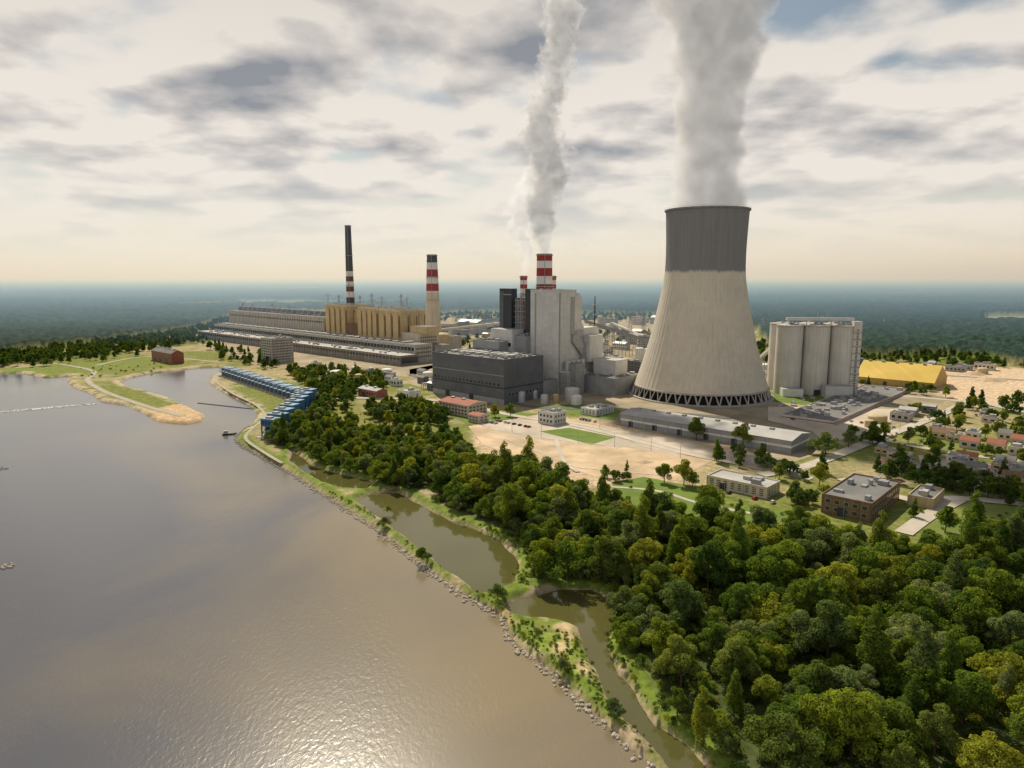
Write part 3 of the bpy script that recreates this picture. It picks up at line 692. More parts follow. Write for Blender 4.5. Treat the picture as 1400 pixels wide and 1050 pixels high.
def lattice(name,x,y,h,w,arms=True,n=8):
    b=MB(name,(x,y),random.uniform(0,1)); 
    for i in range(n):
        z0=h*i/n;z1=h*(i+1)/n;w0=w*(1-.85*i/n);w1=w*(1-.85*(i+1)/n)
        cs=[(-1,-1),(1,-1),(1,1),(-1,1)]
        for j in range(4):
            a=cs[j];d=cs[(j+1)%4]
            b.beam((a[0]*w0,a[1]*w0,z0),(a[0]*w1,a[1]*w1,z1),.35,m_steel); b.beam((a[0]*w0,a[1]*w0,z0),(d[0]*w1,d[1]*w1,z1),.22,m_steel); b.beam((d[0]*w0,d[1]*w0,z0),(a[0]*w1,a[1]*w1,z1),.22,m_steel)
    if arms:
        for zz,l in ((.72,8),(.84,10),(.95,7)):
            b.beam((-l,0,h*zz),(l,0,h*zz),.5,m_steel); b.beam((-l,0,h*zz),(0,0,h*zz+3),.25,m_steel); b.beam((l,0,h*zz),(0,0,h*zz+3),.25,m_steel)
            for s in (-l,l): b.beam((s,0,h*zz),(s,0,h*zz-3),.3,m_char)
    b.build()
x,y,h=atpx(813.5,900,405); b=MB('radio_mast',(x,y)); b.cyl(0,0,0,h*.6,1.6,1.2,m_char,n=12); b.cyl(0,0,h*.6,h,1.0,.6,m_char,n=12)
for z in (h*.6,h*.75,h*.88): b.box(-2.5,2.5,-2.5,2.5,z,z+1,m_steel)
b.build()
for px,pt in ((448,401),(463,403),(478,400),(492,404),(508,401),(522,405),(548,402),(556,406)):
    x,y,h=atpx(px,1420,pt); lattice('electricity_pylon',x,y,h,6)
for px,y0,pt in ((332,1500,414),(345,1500,416),(372,1500,415),(395,1500,417),(836,1300,425),(862,1250,428),(880,1300,430),(1125,1000,432),(1045,1500,434),(650,1500,420),(910,1500,425),(1210,1600,435)):
    x,y,h=atpx(px,y0,pt); lattice('electricity_pylon',x,y,h,5)

# ---------------------------------------------------------------- blue intake
def intake():
    p=Vector(G(303,513)); q=Vector(G(420,553)); d=q-p; L=d.length; ang=math.atan2(d.y,d.x)
    b=MB('blue_water_intake_hall',tuple(p),ang); b.foot(-2,L+2,-2,16)
    n=int(L/11)
    for i in range(n):
        x0=i*L/n;x1=(i+1)*L/n-1.2; h=8.2+ (i%2)*1.0; 
        b.box(x0,x1,0,13,0,h,m_blue,m_bluel); b.prism_x([(-.4,h+.02),(13.4,h+.02),(10,h+1.8),(3,h+1.8)],x0-.2,x1+.2,m_bluel)
        b.box(x0+2,x1-2,-.3,0,1.5,6,m_glass); b.box(x1,x1+1.2,-2.6,12,0,10.5,m_mid); b.box(x0+1,x1-1,-4,-.3,6.2,7,m_bluel)
    b.box(-1,L+1,-5,0,0,.8,m_conc); b.build()
    p=Vector(G(424,552)); q=Vector(G(366,606)); n=8
    for i in range(n):
        c=p.lerp(q,(i+.2)/n); b=MB('blue_intake_gate',tuple(c),math.radians(-22)); b.foot(-14,4,-4,14)
        b.box(-13,3,0,11,0,1.2,m_conc); b.box(-12,2,1,10,8,13.5,m_blue,m_bluel); b.box(-12.2,2.2,.8,10.2,13.5,14.0,m_bluel)
        for x in (-11.6,-7.3,-2.8,1.6):
            for y in (1.4,9.6): b.beam((x,y,1.2),(x,y,8),.8,m_blue)
        b.box(-10,0,3,8,1.2,8,m_char)
        for x in range(-11,1,3): b.box(x,x+1.8,.7,1,9.5,12.3,m_glass)
        b.beam((-11.6,1.4,1.2),(-7.3,1.4,8),.4,m_blue); b.beam((1.6,1.4,1.2),(-2.8,1.4,8),.4,m_blue)
        b.box(-13,3,-4,0,-2.5,.6,m_conc); b.box(-9,-4,3,7,14,15.2,m_roofl); b.build()
intake()
b=MB('river_weir'); x0,y0=G(-90,568);x1,y1=G(132,549)
for i in range(160):
    t=i/160;t2=(i+1)/160; o=random.uniform(-2,2); b.beam((x0+(x1-x0)*t,y0+(y1-y0)*t+o,WZ),(x0+(x1-x0)*t2,y0+(y1-y0)*t2+o,WZ),3.5+5*random.random(),m_foam,h=.5)
b.build()
b=MB('floating_boom'); x0,y0=G(270,548);x1,y1=G(345,556)
for i in range(30):
    t=i/30; x=x0+(x1-x0)*t; y=y0+(y1-y0)*t; b.beam((x,y,WZ+.2),(x+(x1-x0)*.025,y+(y1-y0)*.025,WZ+.2),1.0,m_char,h=.6)
b.build()
def boat(px,py,rot):
    x,y=G(px,py,WZ); b=MB('river_workboat',(x,y),rot,WZ)
    hull=[(-5,-1.6),(3,-1.6),(6,0),(3,1.6),(-5,1.6)]
    vs=[(a*.9,c*.8,-.4) for a,c in hull]+[(a,c,1.1) for a,c in hull]
    b.add(vs,[(i,(i+1)%5,5+(i+1)%5,5+i) for i in range(5)]+[(5,6,7,8,9)],m_char)
    b.box(-4,-.5,-1.1,1.1,1.1,3.2,m_wht,m_roofl); b.box(-.5,-.42,-.9,.9,2.0,2.9,m_glass); b.box(-3.6,-.9,-1.16,-1.1,2,2.8,m_glass); b.beam((-2,0,3.2),(-2,0,5.6),.12,m_steel); b.build()
boat(313,594,.4)
def lamp(px,py):
    x,y=G(px,py); b=MB('street_lamp',(x,y)); b.cyl(0,0,0,10,.16,.1,m_steel,n=8); b.beam((0,0,10),(1.8,0,10.5),.12,m_steel); b.box(1.5,2.6,-.2,.2,10.4,10.6,m_mid); b.build()
for p in ((660,583),(700,590),(740,598),(790,605),(840,611),(890,617),(700,574),(760,577),(820,586),(880,598),(1000,640),(1060,655),(1180,610),(1230,590),(1270,575),(1200,672),(1330,690),(930,626)): lamp(*p)

# ---------------------------------------------------------------- cars
carcols=[M('car_paint_%d'%i,c,c,1,.35,spec=.5) for i,c in enumerate([(.6,.6,.6),(.05,.05,.055),(.3,.31,.33),(.35,.03,.03),(.04,.09,.25),(.65,.64,.6)])]
carm=[]
for cm in carcols:
    b=MB('parked_car'); pr=[(-2.2,.35),(2.15,.35),(2.2,.75),(1.3,.95),(-2.1,1.0),(-2.2,.7)]
    b.prism_y(pr,-.87,.87,cm); b.prism_y([(-1.9,.98),(1.0,.95),(.35,1.45),(-1.3,1.48)],-.74,.74,m_glass); b.prism_y([(.38,1.44),(.3,1.5),(-1.25,1.53),(-1.35,1.47)],-.72,.72,cm)
    for x in (-1.35,1.35):
        for y in (-.8,.8):
            vs=[(x+.33*math.cos(k*math.pi/6),y+s*.12,.33+.33*math.sin(k*math.pi/6)) for s in (-1,1) for k in range(12)]
            b.add(vs,[(k,(k+1)%12,12+(k+1)%12,12+k) for k in range(12)]+[tuple(range(12)),tuple(range(12,24))],m_coal)
    o=b.build(); carm.append(o.data); bpy.data.objects.remove(o)
def car(x,y,r,z=.2):
    if blocked(x,y,2): return
    o=bpy.data.objects.new('parked_car',random.choice(carm)); o.location=(x,y,z); o.rotation_euler=(0,0,r); root.objects.link(o)
random.seed(20)
def carrow(px,py,n,ax,gap=2.9,p=.7,z=.2):
    x,y=G(px,py)
    for i in range(n):
        if random.random()<p: car(x+ax[0]*gap*i,y+ax[1]*gap*i,math.atan2(ax[1],ax[0])+math.pi/2+random.uniform(-.04,.04),z)
carrow(1290,634,30,A,3,.7); carrow(1330,632,30,A,3,.6); carrow(1360,645,20,A,3,.7); carrow(680,576,18,A,3.2,.5); carrow(790,573,9,A,3,.7); carrow(640,572,12,A,3,.6)
carrow(1150,575,6,A,8,.6); carrow(1260,560,5,A,14,.8,.45); carrow(985,672,7,A,5,.6); carrow(745,640,3,A,9,.8)

# ---------------------------------------------------------------- trees
def leaves(lobes,n,smin,smax,zmin=1.0,rad=.6):
    P_=[];Nn=[]
    tot=sum(l[3]**2 for l in lobes)
    for (cx,cy,cz,r,fz) in lobes:
        k=int(n*r*r/tot); d=rng.normal(size=(k,3)); d[:,2]+=.35; d/=np.linalg.norm(d,axis=1)[:,None]
        rr=r*(.70+.42*rng.random(k)**.8)
        p=np.array([cx,cy,cz])+d*rr[:,None]*np.array([1,1,fz]); P_.append(p);Nn.append(d)
    p=np.vstack(P_);d=np.vstack(Nn); k=p[:,2]>zmin; p=p[k];d=d[k]; n=len(p)
    nn=d*rad+rng.normal(size=(n,3))*(1-rad)*.8; nn/=np.linalg.norm(nn,axis=1)[:,None]
    t=np.cross(nn,rng.normal(size=(n,3))); t/=np.linalg.norm(t,axis=1)[:,None]; b=np.cross(nn,t)
    s=(smin+(smax-smin)*rng.random(n))[:,None]*.5; s2=s*(.6+.5*rng.random(n)[:,None])
    V=np.stack([p-t*s,p-b*s2,p+t*s,p+b*s2],1).reshape(-1,3); Fc=np.arange(4*n).reshape(n,4)
    return V.tolist(),Fc.tolist()
def tree(name,kind,n,smin,smax,mat):
    b=MB(name); lobes=[]
    if kind=='round':
        H=random.uniform(11,14); W=random.uniform(3.6,4.8)
        for i in range(random.randint(15,22)):
            a=random.uniform(0,6.28); t=random.random()**.5; z=random.uniform(.28,.92); w=W*math.sin(math.pi*min(.95,z*.85+.12))**.7
            lobes.append((t*w*math.cos(a),t*w*math.sin(a),z*H,random.uniform(.9,2.0),random.uniform(.75,1.0)))
        lobes.append((0,0,H*.6,W*.6,1.1))
    elif kind=='broad':
        H=random.uniform(9,11); W=5.8
        for i in range(28):
            a=random.uniform(0,6.28); t=random.random()**.5; z=.85-.5*t**1.6+random.uniform(-.15,.12)
            lobes.append((t*W*math.cos(a),t*W*math.sin(a),z*H,random.uniform(.9,1.9),random.uniform(.65,.9)))
        lobes.append((0,0,H*.48,W*.56,.8))
    elif kind=='tall':
        H=random.uniform(15,18)
        for i in range(16):
            z=.2+.78*i/16; w=2.3*math.sin(math.pi*min(.96,z*.8+.18)); a=random.uniform(0,6.28)
            lobes.append((w*.6*math.cos(a),w*.6*math.sin(a),z*H,max(.8,w*.75),1.3))
    elif kind=='pine':
        H=random.uniform(12,15)
        for i in range(13):
            z=.16+.82*i/13; w=3.0*(1-z)+.35
            for k in range(4):
                a=random.uniform(0,6.28); lobes.append((w*.62*math.cos(a),w*.62*math.sin(a),z*H,w*.5,.5))
    else:
        H=3
        for i in range(7):
            a=random.uniform(0,6.28); lobes.append((1.3*math.cos(a)*random.random(),1.3*math.sin(a)*random.random(),random.uniform(.6,1.9),random.uniform(.6,1.2),.8))
    V,Fc=leaves(lobes,n,smin,smax,.2 if kind=='bush' else 1.2); b.add(V,Fc,mat)
    if kind!='bush':
        x=y=0;r=.32 if kind!='pine' else .2; z=0; top=H*.75
        for k in range(5):
            nx,ny=x+random.uniform(-.25,.25),y+random.uniform(-.25,.25); z2=z+top/5; r2=r*.78
            vs=[(x+r*math.cos(a*1.047),y+r*math.sin(a*1.047),z) for a in range(6)]+[(nx+r2*math.cos(a*1.047),ny+r2*math.sin(a*1.047),z2) for a in range(6)]
            b.add(vs,[(i,(i+1)%6,6+(i+1)%6,6+i) for i in range(6)],m_bark); x,y,z,r=nx,ny,z2,r2
        for l in lobes[:9]: b.beam((0,0,max(1.5,l[2]*.55)),(l[0]*.9,l[1]*.9,l[2]),.16,m_bark)
    o=b.build(); root.objects.unlink(o); return o
def coll(name,obs):
    c=bpy.data.collections.new(name)
    for o in obs: c.objects.link(o)
    return c
random.seed(5)
near=[tree('broadleaf_tree','round',7500,.26,.55,m_leaf) for _ in range(4)]+[tree('willow_tree','broad',9500,.24,.52,m_leaf) for _ in range(4)]+[tree('poplar_tree','tall',5500,.28,.55,m_leaf)]
C_near=coll('forest_tree_variants',near)
mid=[tree('broadleaf_tree','round',1500,.65,1.2,m_leaf) for _ in range(4)]+[tree('broadleaf_tree','broad',1500,.65,1.2,m_leafd) for _ in range(2)]+[tree('pine_tree','pine',1200,.6,1.0,m_leafd)]
C_mid=coll('park_tree_variants',mid)
C_far=coll('far_tree_variants',[tree('far_tree',k,320,1.4,2.4,m_leafd) for k in ('round','broad','pine','round')])
C_bush=coll('bush_variants',[tree('bush','bush',420,.25,.5,m_leaf) for _ in range(3)])
def rock():
    b=MB('rock'); n=7; vs=[];fs=[]
    for j,(z,r) in enumerate(((-.5,.5),(-.1,.9),(.35,.7),(.6,.25))):
        for i in range(n): a=2*math.pi*i/n; q=r*random.uniform(.7,1.25); vs.append((q*math.cos(a),q*math.sin(a),z*random.uniform(.8,1.2)))
    for j in range(3):
        for i in range(n): fs.append((j*n+i,j*n+(i+1)%n,(j+1)*n+(i+1)%n,(j+1)*n+i))
    fs.append(tuple(range(3*n,4*n))); b.add(vs,fs,m_stone); o=b.build(); root.objects.unlink(o); return o
C_rock=coll('rock_variants',[rock() for _ in range(4)])
def scatter(name,pts,scl,col):
    me=bpy.data.meshes.new(name); me.from_pydata([tuple(p) for p in pts],[],[]); at=me.attributes.new('scl','FLOAT','POINT'); at.data.foreach_set('value',np.array(scl,dtype=np.float32))
    ob=bpy.data.objects.new(name,me); root.objects.link(ob)
    ng=bpy.data.node_groups.new(name,'GeometryNodeTree'); ng.interface.new_socket('Geometry',in_out='INPUT',socket_type='NodeSocketGeometry'); ng.interface.new_socket('Geometry',in_out='OUTPUT',socket_type='NodeSocketGeometry')
    N=ng.nodes;L=ng.links; gi=N.new('NodeGroupInput');go=N.new('NodeGroupOutput'); ci=N.new('GeometryNodeCollectionInfo'); ci.inputs['Collection'].default_value=col; ci.inputs['Separate Children'].default_value=True; ci.inputs['Reset Children'].default_value=True
    ip=N.new('GeometryNodeInstanceOnPoints'); ip.inputs['Pick Instance'].default_value=True
    rv=N.new('FunctionNodeRandomValue'); rv.data_type='FLOAT_VECTOR'; rv.inputs[0].default_value=(-.06,-.06,0); rv.inputs[1].default_value=(.06,.06,6.283)
    na=N.new('GeometryNodeInputNamedAttribute'); na.data_type='FLOAT'; na.inputs['Name'].default_value='scl'
    L.new(gi.outputs[0],ip.inputs['Points']); L.new(ci.outputs[0],ip.inputs['Instance']); L.new(rv.outputs[0],ip.inputs['Rotation']); L.new(na.outputs[0],ip.inputs['Scale']); L.new(ip.outputs[0],go.inputs[0])
    md=ob.modifiers.new('scatter','NODES'); md.node_group=ng
def fill(poly,space,smin,smax,px=True,land=2.0,prob=None,mb=3):
    w=np.array([G(*q) for q in poly]) if px else np.array(poly); lo=w.min(0);hi=w.max(0)
    nx=int((hi[0]-lo[0])/space)+2; ny=int((hi[1]-lo[1])/space)+2
    gx,gy=np.meshgrid(np.arange(nx),np.arange(ny)); X=lo[0]+gx*space+rng.uniform(-.48,.48,gx.shape)*space; Y=lo[1]+gy*space+rng.uniform(-.48,.48,gx.shape)*space
    X=X.ravel();Y=Y.ravel(); k=(sdpoly(X,Y,w)<0)&(sdwater(X,Y)>land)
    if prob: k&=rng.random(len(X))<prob
    X=X[k];Y=Y[k]; out=[];sc=[]
    for x,y in zip(X,Y):
        if not blocked(x,y,mb): out.append((x,y,-.1)); 
    n=len(out); big=fbm(np.array([o[0] for o in out]+[0]),np.array([o[1] for o in out]+[0]),.02,3)[:n]
    sc=(smin+(smax-smin)*rng.random(n))*(.7+.6*big)
    i=rng.permutation(n); return [out[j] for j in i],[sc[j] for j in i]
def merge(*a):
    p=[];s=[]
    for q in a: p+=q[0];s+=q[1]
    return p,s
f1=fill(F1,9.0,.65,1.85,land=3,prob=.90); f2=fill(F2,8.0,.7,1.3,land=3,prob=.95)
scatter('forest',*merge(f1,f2),C_near)
scatter('undergrowth',*merge(fill(F1,5,.7,1.6,land=1),fill(F2,6,.7,1.5,land=1)),C_bush)
mids=[([(395,512),(440,505),(520,515),(530,532),(470,545),(430,540)],8,.7),([(500,562),(560,548),(605,560),(612,582),(560,588),(510,577)],8,.85),
 ([(430,545),(480,550),(470,575),(435,570)],9,.5),([(1180,640),(1290,652),(1480,690),(1480,712),(1300,676),(1200,658)],8,.7),([(870,665),(950,655),(955,680),(880,682)],9,.35),
 ([(1065,672),(1115,680),(1110,700),(1075,700)],8,.6),([(1235,700),(1290,700),(1300,742),(1230,742)],9,.4),([(1240,560),(1400,575),(1480,590),(1480,612),(1250,595)],11,.35),
 ([(1150,600),(1240,590),(1250,610),(1160,625)],10,.45),([(1350,585),(1480,600),(1480,640),(1380,620)],10,.4),([(1400,690),(1560,700),(1560,760),(1400,742)],9,.5),
 ([(600,552),(700,562),(720,575),(640,572)],10,.12),([(1050,640),(1160,640),(1150,665),(1060,660)],10,.35),([(1175,515),(1300,540),(1290,552),(1170,540)],9,.25),([(960,618),(1040,625),(1080,650),(990,640)],10,.3),([(820,648),(870,640),(880,660),(840,665)],8,.3),([(1120,665),(1260,690),(1240,700),(1110,690)],9,.35),([(1270,605),(1480,640),(1480,668),(1270,640)],9,.35)]
scatter('park_trees',*merge(*[fill(p,s,.6,1.1,prob=q) for p,s,q in mids]),C_mid)
fars=[([(0,478),(60,470),(240,455),(280,462),(230,478),(120,490),(0,503)],11,.75),([(-500,480),(0,478),(0,503),(-500,506)],13,.7),([(200,455),(330,430),(345,450),(270,470)],12,.5),
 ([(270,470),(330,478),(400,500),(360,505),(300,492)],11,.35),([(1030,470),(1180,478),(1480,490),(1480,506),(1290,500),(1040,500)],14,.6),([(560,425),(900,425),(900,440),(560,440)],18,.5),([(620,462),(900,455),(900,470),(620,480)],16,.15),([(30,495),(200,484),(210,490),(40,505)],12,.12),([(1300,545),(1480,560),(1480,580),(1300,560)],12,.2)]
scatter('distant_trees',*merge(*[fill(p,s,.7,1.1,prob=q) for p,s,q in fars]),C_far)
scatter('shrubs',*merge(fill([(1180,590),(1420,600),(1500,640),(1250,620)],7,.4,1.0,prob=.4),fill([(440,560),(480,555),(600,600),(560,610),(450,585)],7,.4,1,prob=.3),fill([(840,660),(1000,690),(1080,705),(850,695)],9,.4,.9,prob=.25),fill([(1250,700),(1480,700),(1480,745),(1260,738)],7,.4,1,prob=.3),fill([(1250,640),(1480,670),(1480,690),(1250,665)],7,.4,1,prob=.3)),C_bush)
dk=[(440,668),(500,700),(560,744),(610,780),(655,815),(690,850),(700,870),(750,905),(790,945),(850,1000),(905,1055),(885,1005),(840,955),(812,915),(795,870),(730,850),(700,840),(660,815),(600,775),(540,730),(500,695)]
scatter('dike_bushes',*merge(fill(dk,1.9,.2,.6,land=1.1,prob=.7),fill([(560,690),(720,735),(745,770),(720,800),(690,790),(560,690)],3,.3,.8,land=.8),fill([(800,800),(860,830),(850,880),(900,960),(1000,1060),(960,1060),(820,880)],3,.3,.9,land=.8,prob=.8),fill([(90,505),(250,492),(200,512),(100,520)],10,.5,1.2,prob=.2)),C_bush)
def single(name,px,py,s,src):
    x,y=G(px,py); o=bpy.data.objects.new(name,src.data); o.location=(x,y,-.1); o.scale=(s,s,s); o.rotation_euler=(0,0,random.uniform(0,6)); root.objects.link(o)
for px,py,s,k in ((952,601,1.3,0),(1015,612,1.4,1),(1128,622,1.7,5),(1160,612,1.1,2),(1192,608,1.15,0),(1310,568,1.1,3),(1330,560,1,1),(935,664,1.2,0),(908,660,1.05,2),(980,632,1.0,8),(1048,640,1.1,6),(1120,665,1.1,0),(1395,597,1.2,3),(1230,640,1.1,1),(1270,612,.8,8)):
    single('broadleaf_tree',px,py,s,near[k])
for px,py,s in ((525,720,.5),(578,765,.55),(680,818,.6),(768,915,.42),(840,975,.45),(530,700,.35)): single('willow_tree',px,py,s,near[4])
pts=[];sc=[]
W=WATER[0]
for i in range(0,22):
    p=Vector(W[i]);q=Vector(W[i+1]); L=(q-p).length; n=(q-p).normalized(); n=Vector((n.y,-n.x))
    for k in range(int(L*2.2)):
        t=random.random(); c=p.lerp(q,t)+n*random.gauss(-.6,.9); 
        s=float(sdwater(np.array([c.x]),np.array([c.y]))[0])
        pts.append((c.x,c.y,WZ+.1+max(0,s)*.25)); sc.append(random.uniform(.2,.8)*(1 if random.random()<.9 else 1.5))
for px,py in ((2,640),(8,641),(2,776),(10,775),(14,773)):
    x,y=G(px,py,WZ)
    for k in range(6): pts.append((x+random.uniform(-3,3),y+random.uniform(-2,2),WZ+.1)); sc.append(random.uniform(.4,1))
scatter('revetment_rocks',pts,sc,C_rock)

# ---------------------------------------------------------------- steam
def steam(name,loc,path,dens,nscale,amp,soft,warp,rate,em=.3,detail=4,aniso=.1):
    zs=[p[0] for p in path]; zmax=zs[-1]
    vs=[];fs=[];n=20
    for (z,xc,R,cv) in path:
        rr=R+soft*max(.3,amp*(.22+max(-.2,cv)))*min(1,z/zmax*4+.2)+warp*.15*min(1,z/zmax*5)+1
        for i in range(n): a=2*math.pi*i/n; vs.append((xc+rr*math.cos(a),rr*math.sin(a),z))
    for j in range(len(path)-1):
        for i in range(n): fs.append((j*n+i,j*n+(i+1)%n,(j+1)*n+(i+1)%n,(j+1)*n+i))
    fs.append(tuple(range(n))[::-1]); fs.append(tuple(range((len(path)-1)*n,len(path)*n)))
    me=bpy.data.meshes.new(name); me.from_pydata(vs,[],fs)
    m=bpy.data.materials.new(name+'_volume'); m.use_nodes=True; N,L=nt(m); N.remove(N['Principled BSDF']); out=N['Material Output']
    tc=N.new('ShaderNodeTexCoord')
    def math_(op,a,b=None,c=None,clamp=False):
        k=N.new('ShaderNodeMath'); k.operation=op; k.use_clamp=clamp
        for i,v in enumerate((a,b,c)):
            if v is None: continue
            if isinstance(v,(int,float)): k.inputs[i].default_value=v
            else: L.new(v,k.inputs[i])
        return k.outputs[0]
    n0=N.new('ShaderNodeTexNoise'); n0.inputs['Scale'].default_value=nscale*.7; n0.inputs['Detail'].default_value=2
    L.new(tc.outputs['Object'],n0.inputs['Vector'])
    sb=N.new('ShaderNodeVectorMath'); sb.operation='SUBTRACT'; sb.inputs[1].default_value=(.5,.5,.5); L.new(n0.outputs['Color'],sb.inputs[0])
    so=N.new('ShaderNodeSeparateXYZ'); L.new(tc.outputs['Object'],so.inputs[0])
    t=math_('DIVIDE',so.outputs[2],zmax)
    def curve(idx,scale_):
        fc=N.new('ShaderNodeFloatCurve'); cu=fc.mapping.curves[0]; vals=[p[idx]/scale_*.5+.5 for p in path]
        for i,p in enumerate(path):
            if i==0: cu.points[0].location=(0,vals[0])
            elif i==len(path)-1: cu.points[len(cu.points)-1].location=(1,vals[i])
            else: cu.points.new(p[0]/zmax,vals[i])
        fc.mapping.update(); L.new(t,fc.inputs['Value'])
        return math_('MULTIPLY',math_('SUBTRACT',fc.outputs[0],.5),2*scale_)
    wk=N.new('ShaderNodeVectorMath'); wk.operation='SCALE'; L.new(sb.outputs[0],wk.inputs[0])
    L.new(math_('MULTIPLY',math_('MINIMUM',math_('MULTIPLY',t,5.0),1.0),warp),wk.inputs['Scale'])
    wp=N.new('ShaderNodeVectorMath'); wp.operation='ADD'; L.new(tc.outputs['Object'],wp.inputs[0]); L.new(wk.outputs[0],wp.inputs[1])
    sp=N.new('ShaderNodeSeparateXYZ'); L.new(wp.outputs[0],sp.inputs[0])
    dx=math_('SUBTRACT',sp.outputs[0],curve(1,60.0)); r=math_('SQRT',math_('ADD',math_('MULTIPLY',dx,dx),math_('MULTIPLY',sp.outputs[1],sp.outputs[1])))
    R=curve(2,100.0); cv=curve(3,10.0)
    n1=N.new('ShaderNodeTexNoise'); n1.inputs['Scale'].default_value=nscale; n1.inputs['Detail'].default_value=detail; n1.inputs['Roughness'].default_value=.6
    L.new(wp.outputs[0],n1.inputs['Vector'])
    nz=math_('MULTIPLY',math_('ADD',math_('SUBTRACT',n1.outputs['Fac'],.5),cv),amp)
    nz=math_('MULTIPLY',nz,math_('MINIMUM',math_('ADD',math_('MULTIPLY',t,4.0),.2),1.0))
    d=math_('ADD',math_('DIVIDE',math_('SUBTRACT',R,r),soft),nz)
    d=math_('MINIMUM',math_('MAXIMUM',d,0.0),1.0)
    dd=math_('MULTIPLY',d,dens)
    vol=N.new('ShaderNodeVolumeScatter'); vol.inputs['Color'].default_value=(.97,.97,.98,1); vol.inputs['Anisotropy'].default_value=aniso
    L.new(dd,vol.inputs['Density'])
    # light scattered many times inside the white steam (multiple scattering) as a diffuse glow
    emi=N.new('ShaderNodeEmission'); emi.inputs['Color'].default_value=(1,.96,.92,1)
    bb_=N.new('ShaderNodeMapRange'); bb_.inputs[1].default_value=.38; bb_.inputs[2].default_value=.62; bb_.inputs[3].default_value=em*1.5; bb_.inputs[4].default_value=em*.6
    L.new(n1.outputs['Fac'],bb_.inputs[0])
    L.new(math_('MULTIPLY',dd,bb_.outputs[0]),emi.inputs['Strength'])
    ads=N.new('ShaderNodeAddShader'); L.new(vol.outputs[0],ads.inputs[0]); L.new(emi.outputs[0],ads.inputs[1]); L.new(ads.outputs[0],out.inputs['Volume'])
    try: m.cycles.volume_step_rate=rate
    except Exception as ex: print(ex)
    me.materials.append(m); ob=bpy.data.objects.new(name,me); ob.location=loc; root.objects.link(ob)
steam('cooling_tower_steam',(193,702,186.5),[(0,0,38.5,0),(30,-1,37,0),(70,-1,36,0),(110,0,37,0),(150,2,43,0),(195,0,54,0),(240,4,68,0)],.05,.045,7,8,24,.3,.17)
steam('chimney_steam',(CH1[0],CH1[1],CH1[2]+.5),[(0,0,8.5,.02),(20,-2,12,.02),(45,-3,17,.02),(80,4,20,.02),(110,3,24,0),(135,-5,23,-.02),(160,-3,22,-.07),(200,12,27,-.17),(240,16,32,-.25),(275,18,36,-.28)],.085,.075,9,6,26,.28,.19)
steam('flue_stack_steam',(CH2[0],CH2[1],CH2[2]+.5),[(0,0,5,0),(20,3,8,0),(45,-2,12,0),(75,-4,16,0),(100,4,16,-.03),(125,10,12,-.1)],.07,.08,8,5,18,.28,.34)

# ---------------------------------------------------------------- haze
me=bpy.data.meshes.new('haze'); X=40000
vs=[(x,y,z) for z in (-6,320) for x,y in ((-X,1150),(X,1150),(X,68000),(-X,68000))]
me.from_pydata(vs,[],[(0,3,2,1),(4,5,6,7),(0,1,5,4),(1,2,6,5),(2,3,7,6),(3,0,4,7)])
m=bpy.data.materials.new('haze'); m.use_nodes=True; N,L=nt(m); N.remove(N['Principled BSDF']); v=N.new('ShaderNodeVolumeScatter'); v.inputs['Color'].default_value=(.32,.56,1.0,1); v.inputs['Density'].default_value=.00036; v.inputs['Anisotropy'].default_value=.3
L.new(v.outputs[0],N['Material Output'].inputs['Volume']); me.materials.append(m); root.objects.link(bpy.data.objects.new('haze',me))

# ---------------------------------------------------------------- light
EL=math.radians(47); AZ=math.radians(-16)
S=Vector((math.sin(AZ)*math.cos(EL),math.cos(AZ)*math.cos(EL),math.sin(EL)))
ld=bpy.data.lights.new('sun','SUN'); ld.energy=5.0; ld.angle=math.radians(.6); ld.color=(1,.89,.70)
lo=bpy.data.objects.new('sun',ld); lo.rotation_euler=S.to_track_quat('Z','Y').to_euler(); root.objects.link(lo)
w=bpy.data.worlds.new('World'); scn.world=w; w.use_nodes=True; N=w.node_tree.nodes; L=w.node_tree.links; bg=N['Background']; bg.inputs[1].default_value=.1
sky=N.new('ShaderNodeTexSky'); sky.sky_type='NISHITA'; sky.sun_disc=False; sky.sun_elevation=EL; sky.sun_rotation=AZ; sky.air_density=1.0; sky.dust_density=1.0; sky.ozone_density=1.0
tc=N.new('ShaderNodeTexCoord'); sp=N.new('ShaderNodeSeparateXYZ'); L.new(tc.outputs['Generated'],sp.inputs[0])
def W_(op,a,b=None,c=None,clamp=False):
    k=N.new('ShaderNodeMath'); k.operation=op; k.use_clamp=clamp
    for i,v in enumerate((a,b,c)):
        if v is None: continue
        if isinstance(v,(int,float)): k.inputs[i].default_value=v
        else: L.new(v,k.inputs[i])
    return k.outputs[0]
zc=W_('ADD',W_('MAXIMUM',sp.outputs[2],0.0),.19)
def cloudn(mul):
    cb=N.new('ShaderNodeCombineXYZ'); L.new(W_('MULTIPLY',W_('DIVIDE',sp.outputs[0],zc),mul),cb.inputs[0]); L.new(W_('MULTIPLY',W_('DIVIDE',sp.outputs[1],zc),mul),cb.inputs[1]); cb.inputs[2].default_value=3.7
    cn=N.new('ShaderNodeTexNoise'); cn.inputs['Scale'].default_value=1.9; cn.inputs['Detail'].default_value=7; cn.inputs['Roughness'].default_value=.48; cn.inputs['Distortion'].default_value=.1
    L.new(cb.outputs[0],cn.inputs['Vector']); return cn.outputs['Fac']
c0=cloudn(1.0); c1=cloudn(.945)
bias=W_('MULTIPLY',W_('SUBTRACT',W_('ADD',W_('MULTIPLY',sp.outputs[0],.9),sp.outputs[2]),.66),-.7)
bias=W_('MAXIMUM',W_('MINIMUM',bias,.055),-.16)
den=W_('ADD',c0,bias)
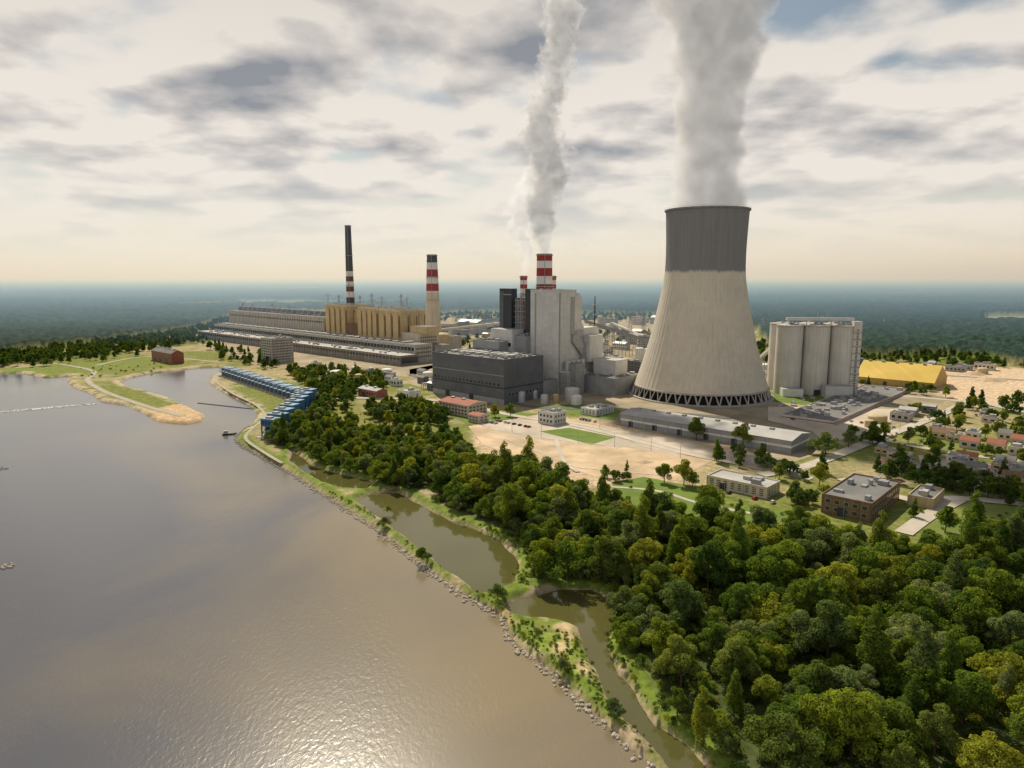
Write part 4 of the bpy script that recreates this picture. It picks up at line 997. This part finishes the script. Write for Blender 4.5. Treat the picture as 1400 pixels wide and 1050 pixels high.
al=N.new('ShaderNodeMapRange'); al.interpolation_type='SMOOTHSTEP'; al.inputs[1].default_value=.35; al.inputs[2].default_value=.52; L.new(den,al.inputs[0])
sh=W_('ADD',W_('MULTIPLY',W_('SUBTRACT',c1,c0),5.5),W_('MULTIPLY',W_('SUBTRACT',den,.52),3.6),clamp=True)
cr=N.new('ShaderNodeValToRGB'); L.new(sh,cr.inputs[0]); e=cr.color_ramp.elements
e[0].position=0.0; e[0].color=(.86,.80,.73,1); e[1].position=.85; e[1].color=(.30,.32,.35,1)
k=e.new(.35); k.color=(.62,.585,.56,1)
# cloud colour darkened overhead to cut ambient light and darken the water reflection
ov=N.new('ShaderNodeMapRange'); ov.interpolation_type='SMOOTHSTEP'; ov.inputs[1].default_value=.16; ov.inputs[2].default_value=.62; ov.inputs[3].default_value=9.9; ov.inputs[4].default_value=6.4; L.new(sp.outputs[2],ov.inputs[0])
cs=N.new('ShaderNodeVectorMath'); cs.operation='SCALE'; L.new(ov.outputs[0],cs.inputs['Scale']); L.new(cr.outputs[0],cs.inputs[0])
sm=N.new('ShaderNodeVectorMath'); sm.operation='MULTIPLY'; sm.inputs[1].default_value=(.82,.76,.64); L.new(sky.outputs[0],sm.inputs[0])
mx=N.new('ShaderNodeMix'); mx.data_type='RGBA'; L.new(al.outputs[0],mx.inputs[0]); L.new(sm.outputs[0],mx.inputs[6]); L.new(cs.outputs[0],mx.inputs[7])
hz=N.new('ShaderNodeMapRange'); hz.interpolation_type='SMOOTHSTEP'; hz.inputs[1].default_value=0; hz.inputs[2].default_value=.2; hz.inputs[3].default_value=.95; hz.inputs[4].default_value=0; L.new(sp.outputs[2],hz.inputs[0])
m2=N.new('ShaderNodeMix'); m2.data_type='RGBA'; m2.inputs[7].default_value=(8.6,8.05,7.3,1); L.new(hz.outputs[0],m2.inputs[0]); L.new(mx.outputs[2],m2.inputs[6]); L.new(m2.outputs[2],bg.inputs[0])

# ---------------------------------------------------------------- camera
cd=bpy.data.cameras.new('camera'); cam=bpy.data.objects.new('camera',cd); root.objects.link(cam); scn.camera=cam
cd.sensor_width=36; cd.lens=36*F/1400; cd.clip_start=1; cd.clip_end=120000
cam.location=(0,0,CH); cam.rotation_euler=(math.pi/2-P,0,0)
scn.view_settings.view_transform='Standard'; scn.view_settings.look='None'; scn.view_settings.exposure=0
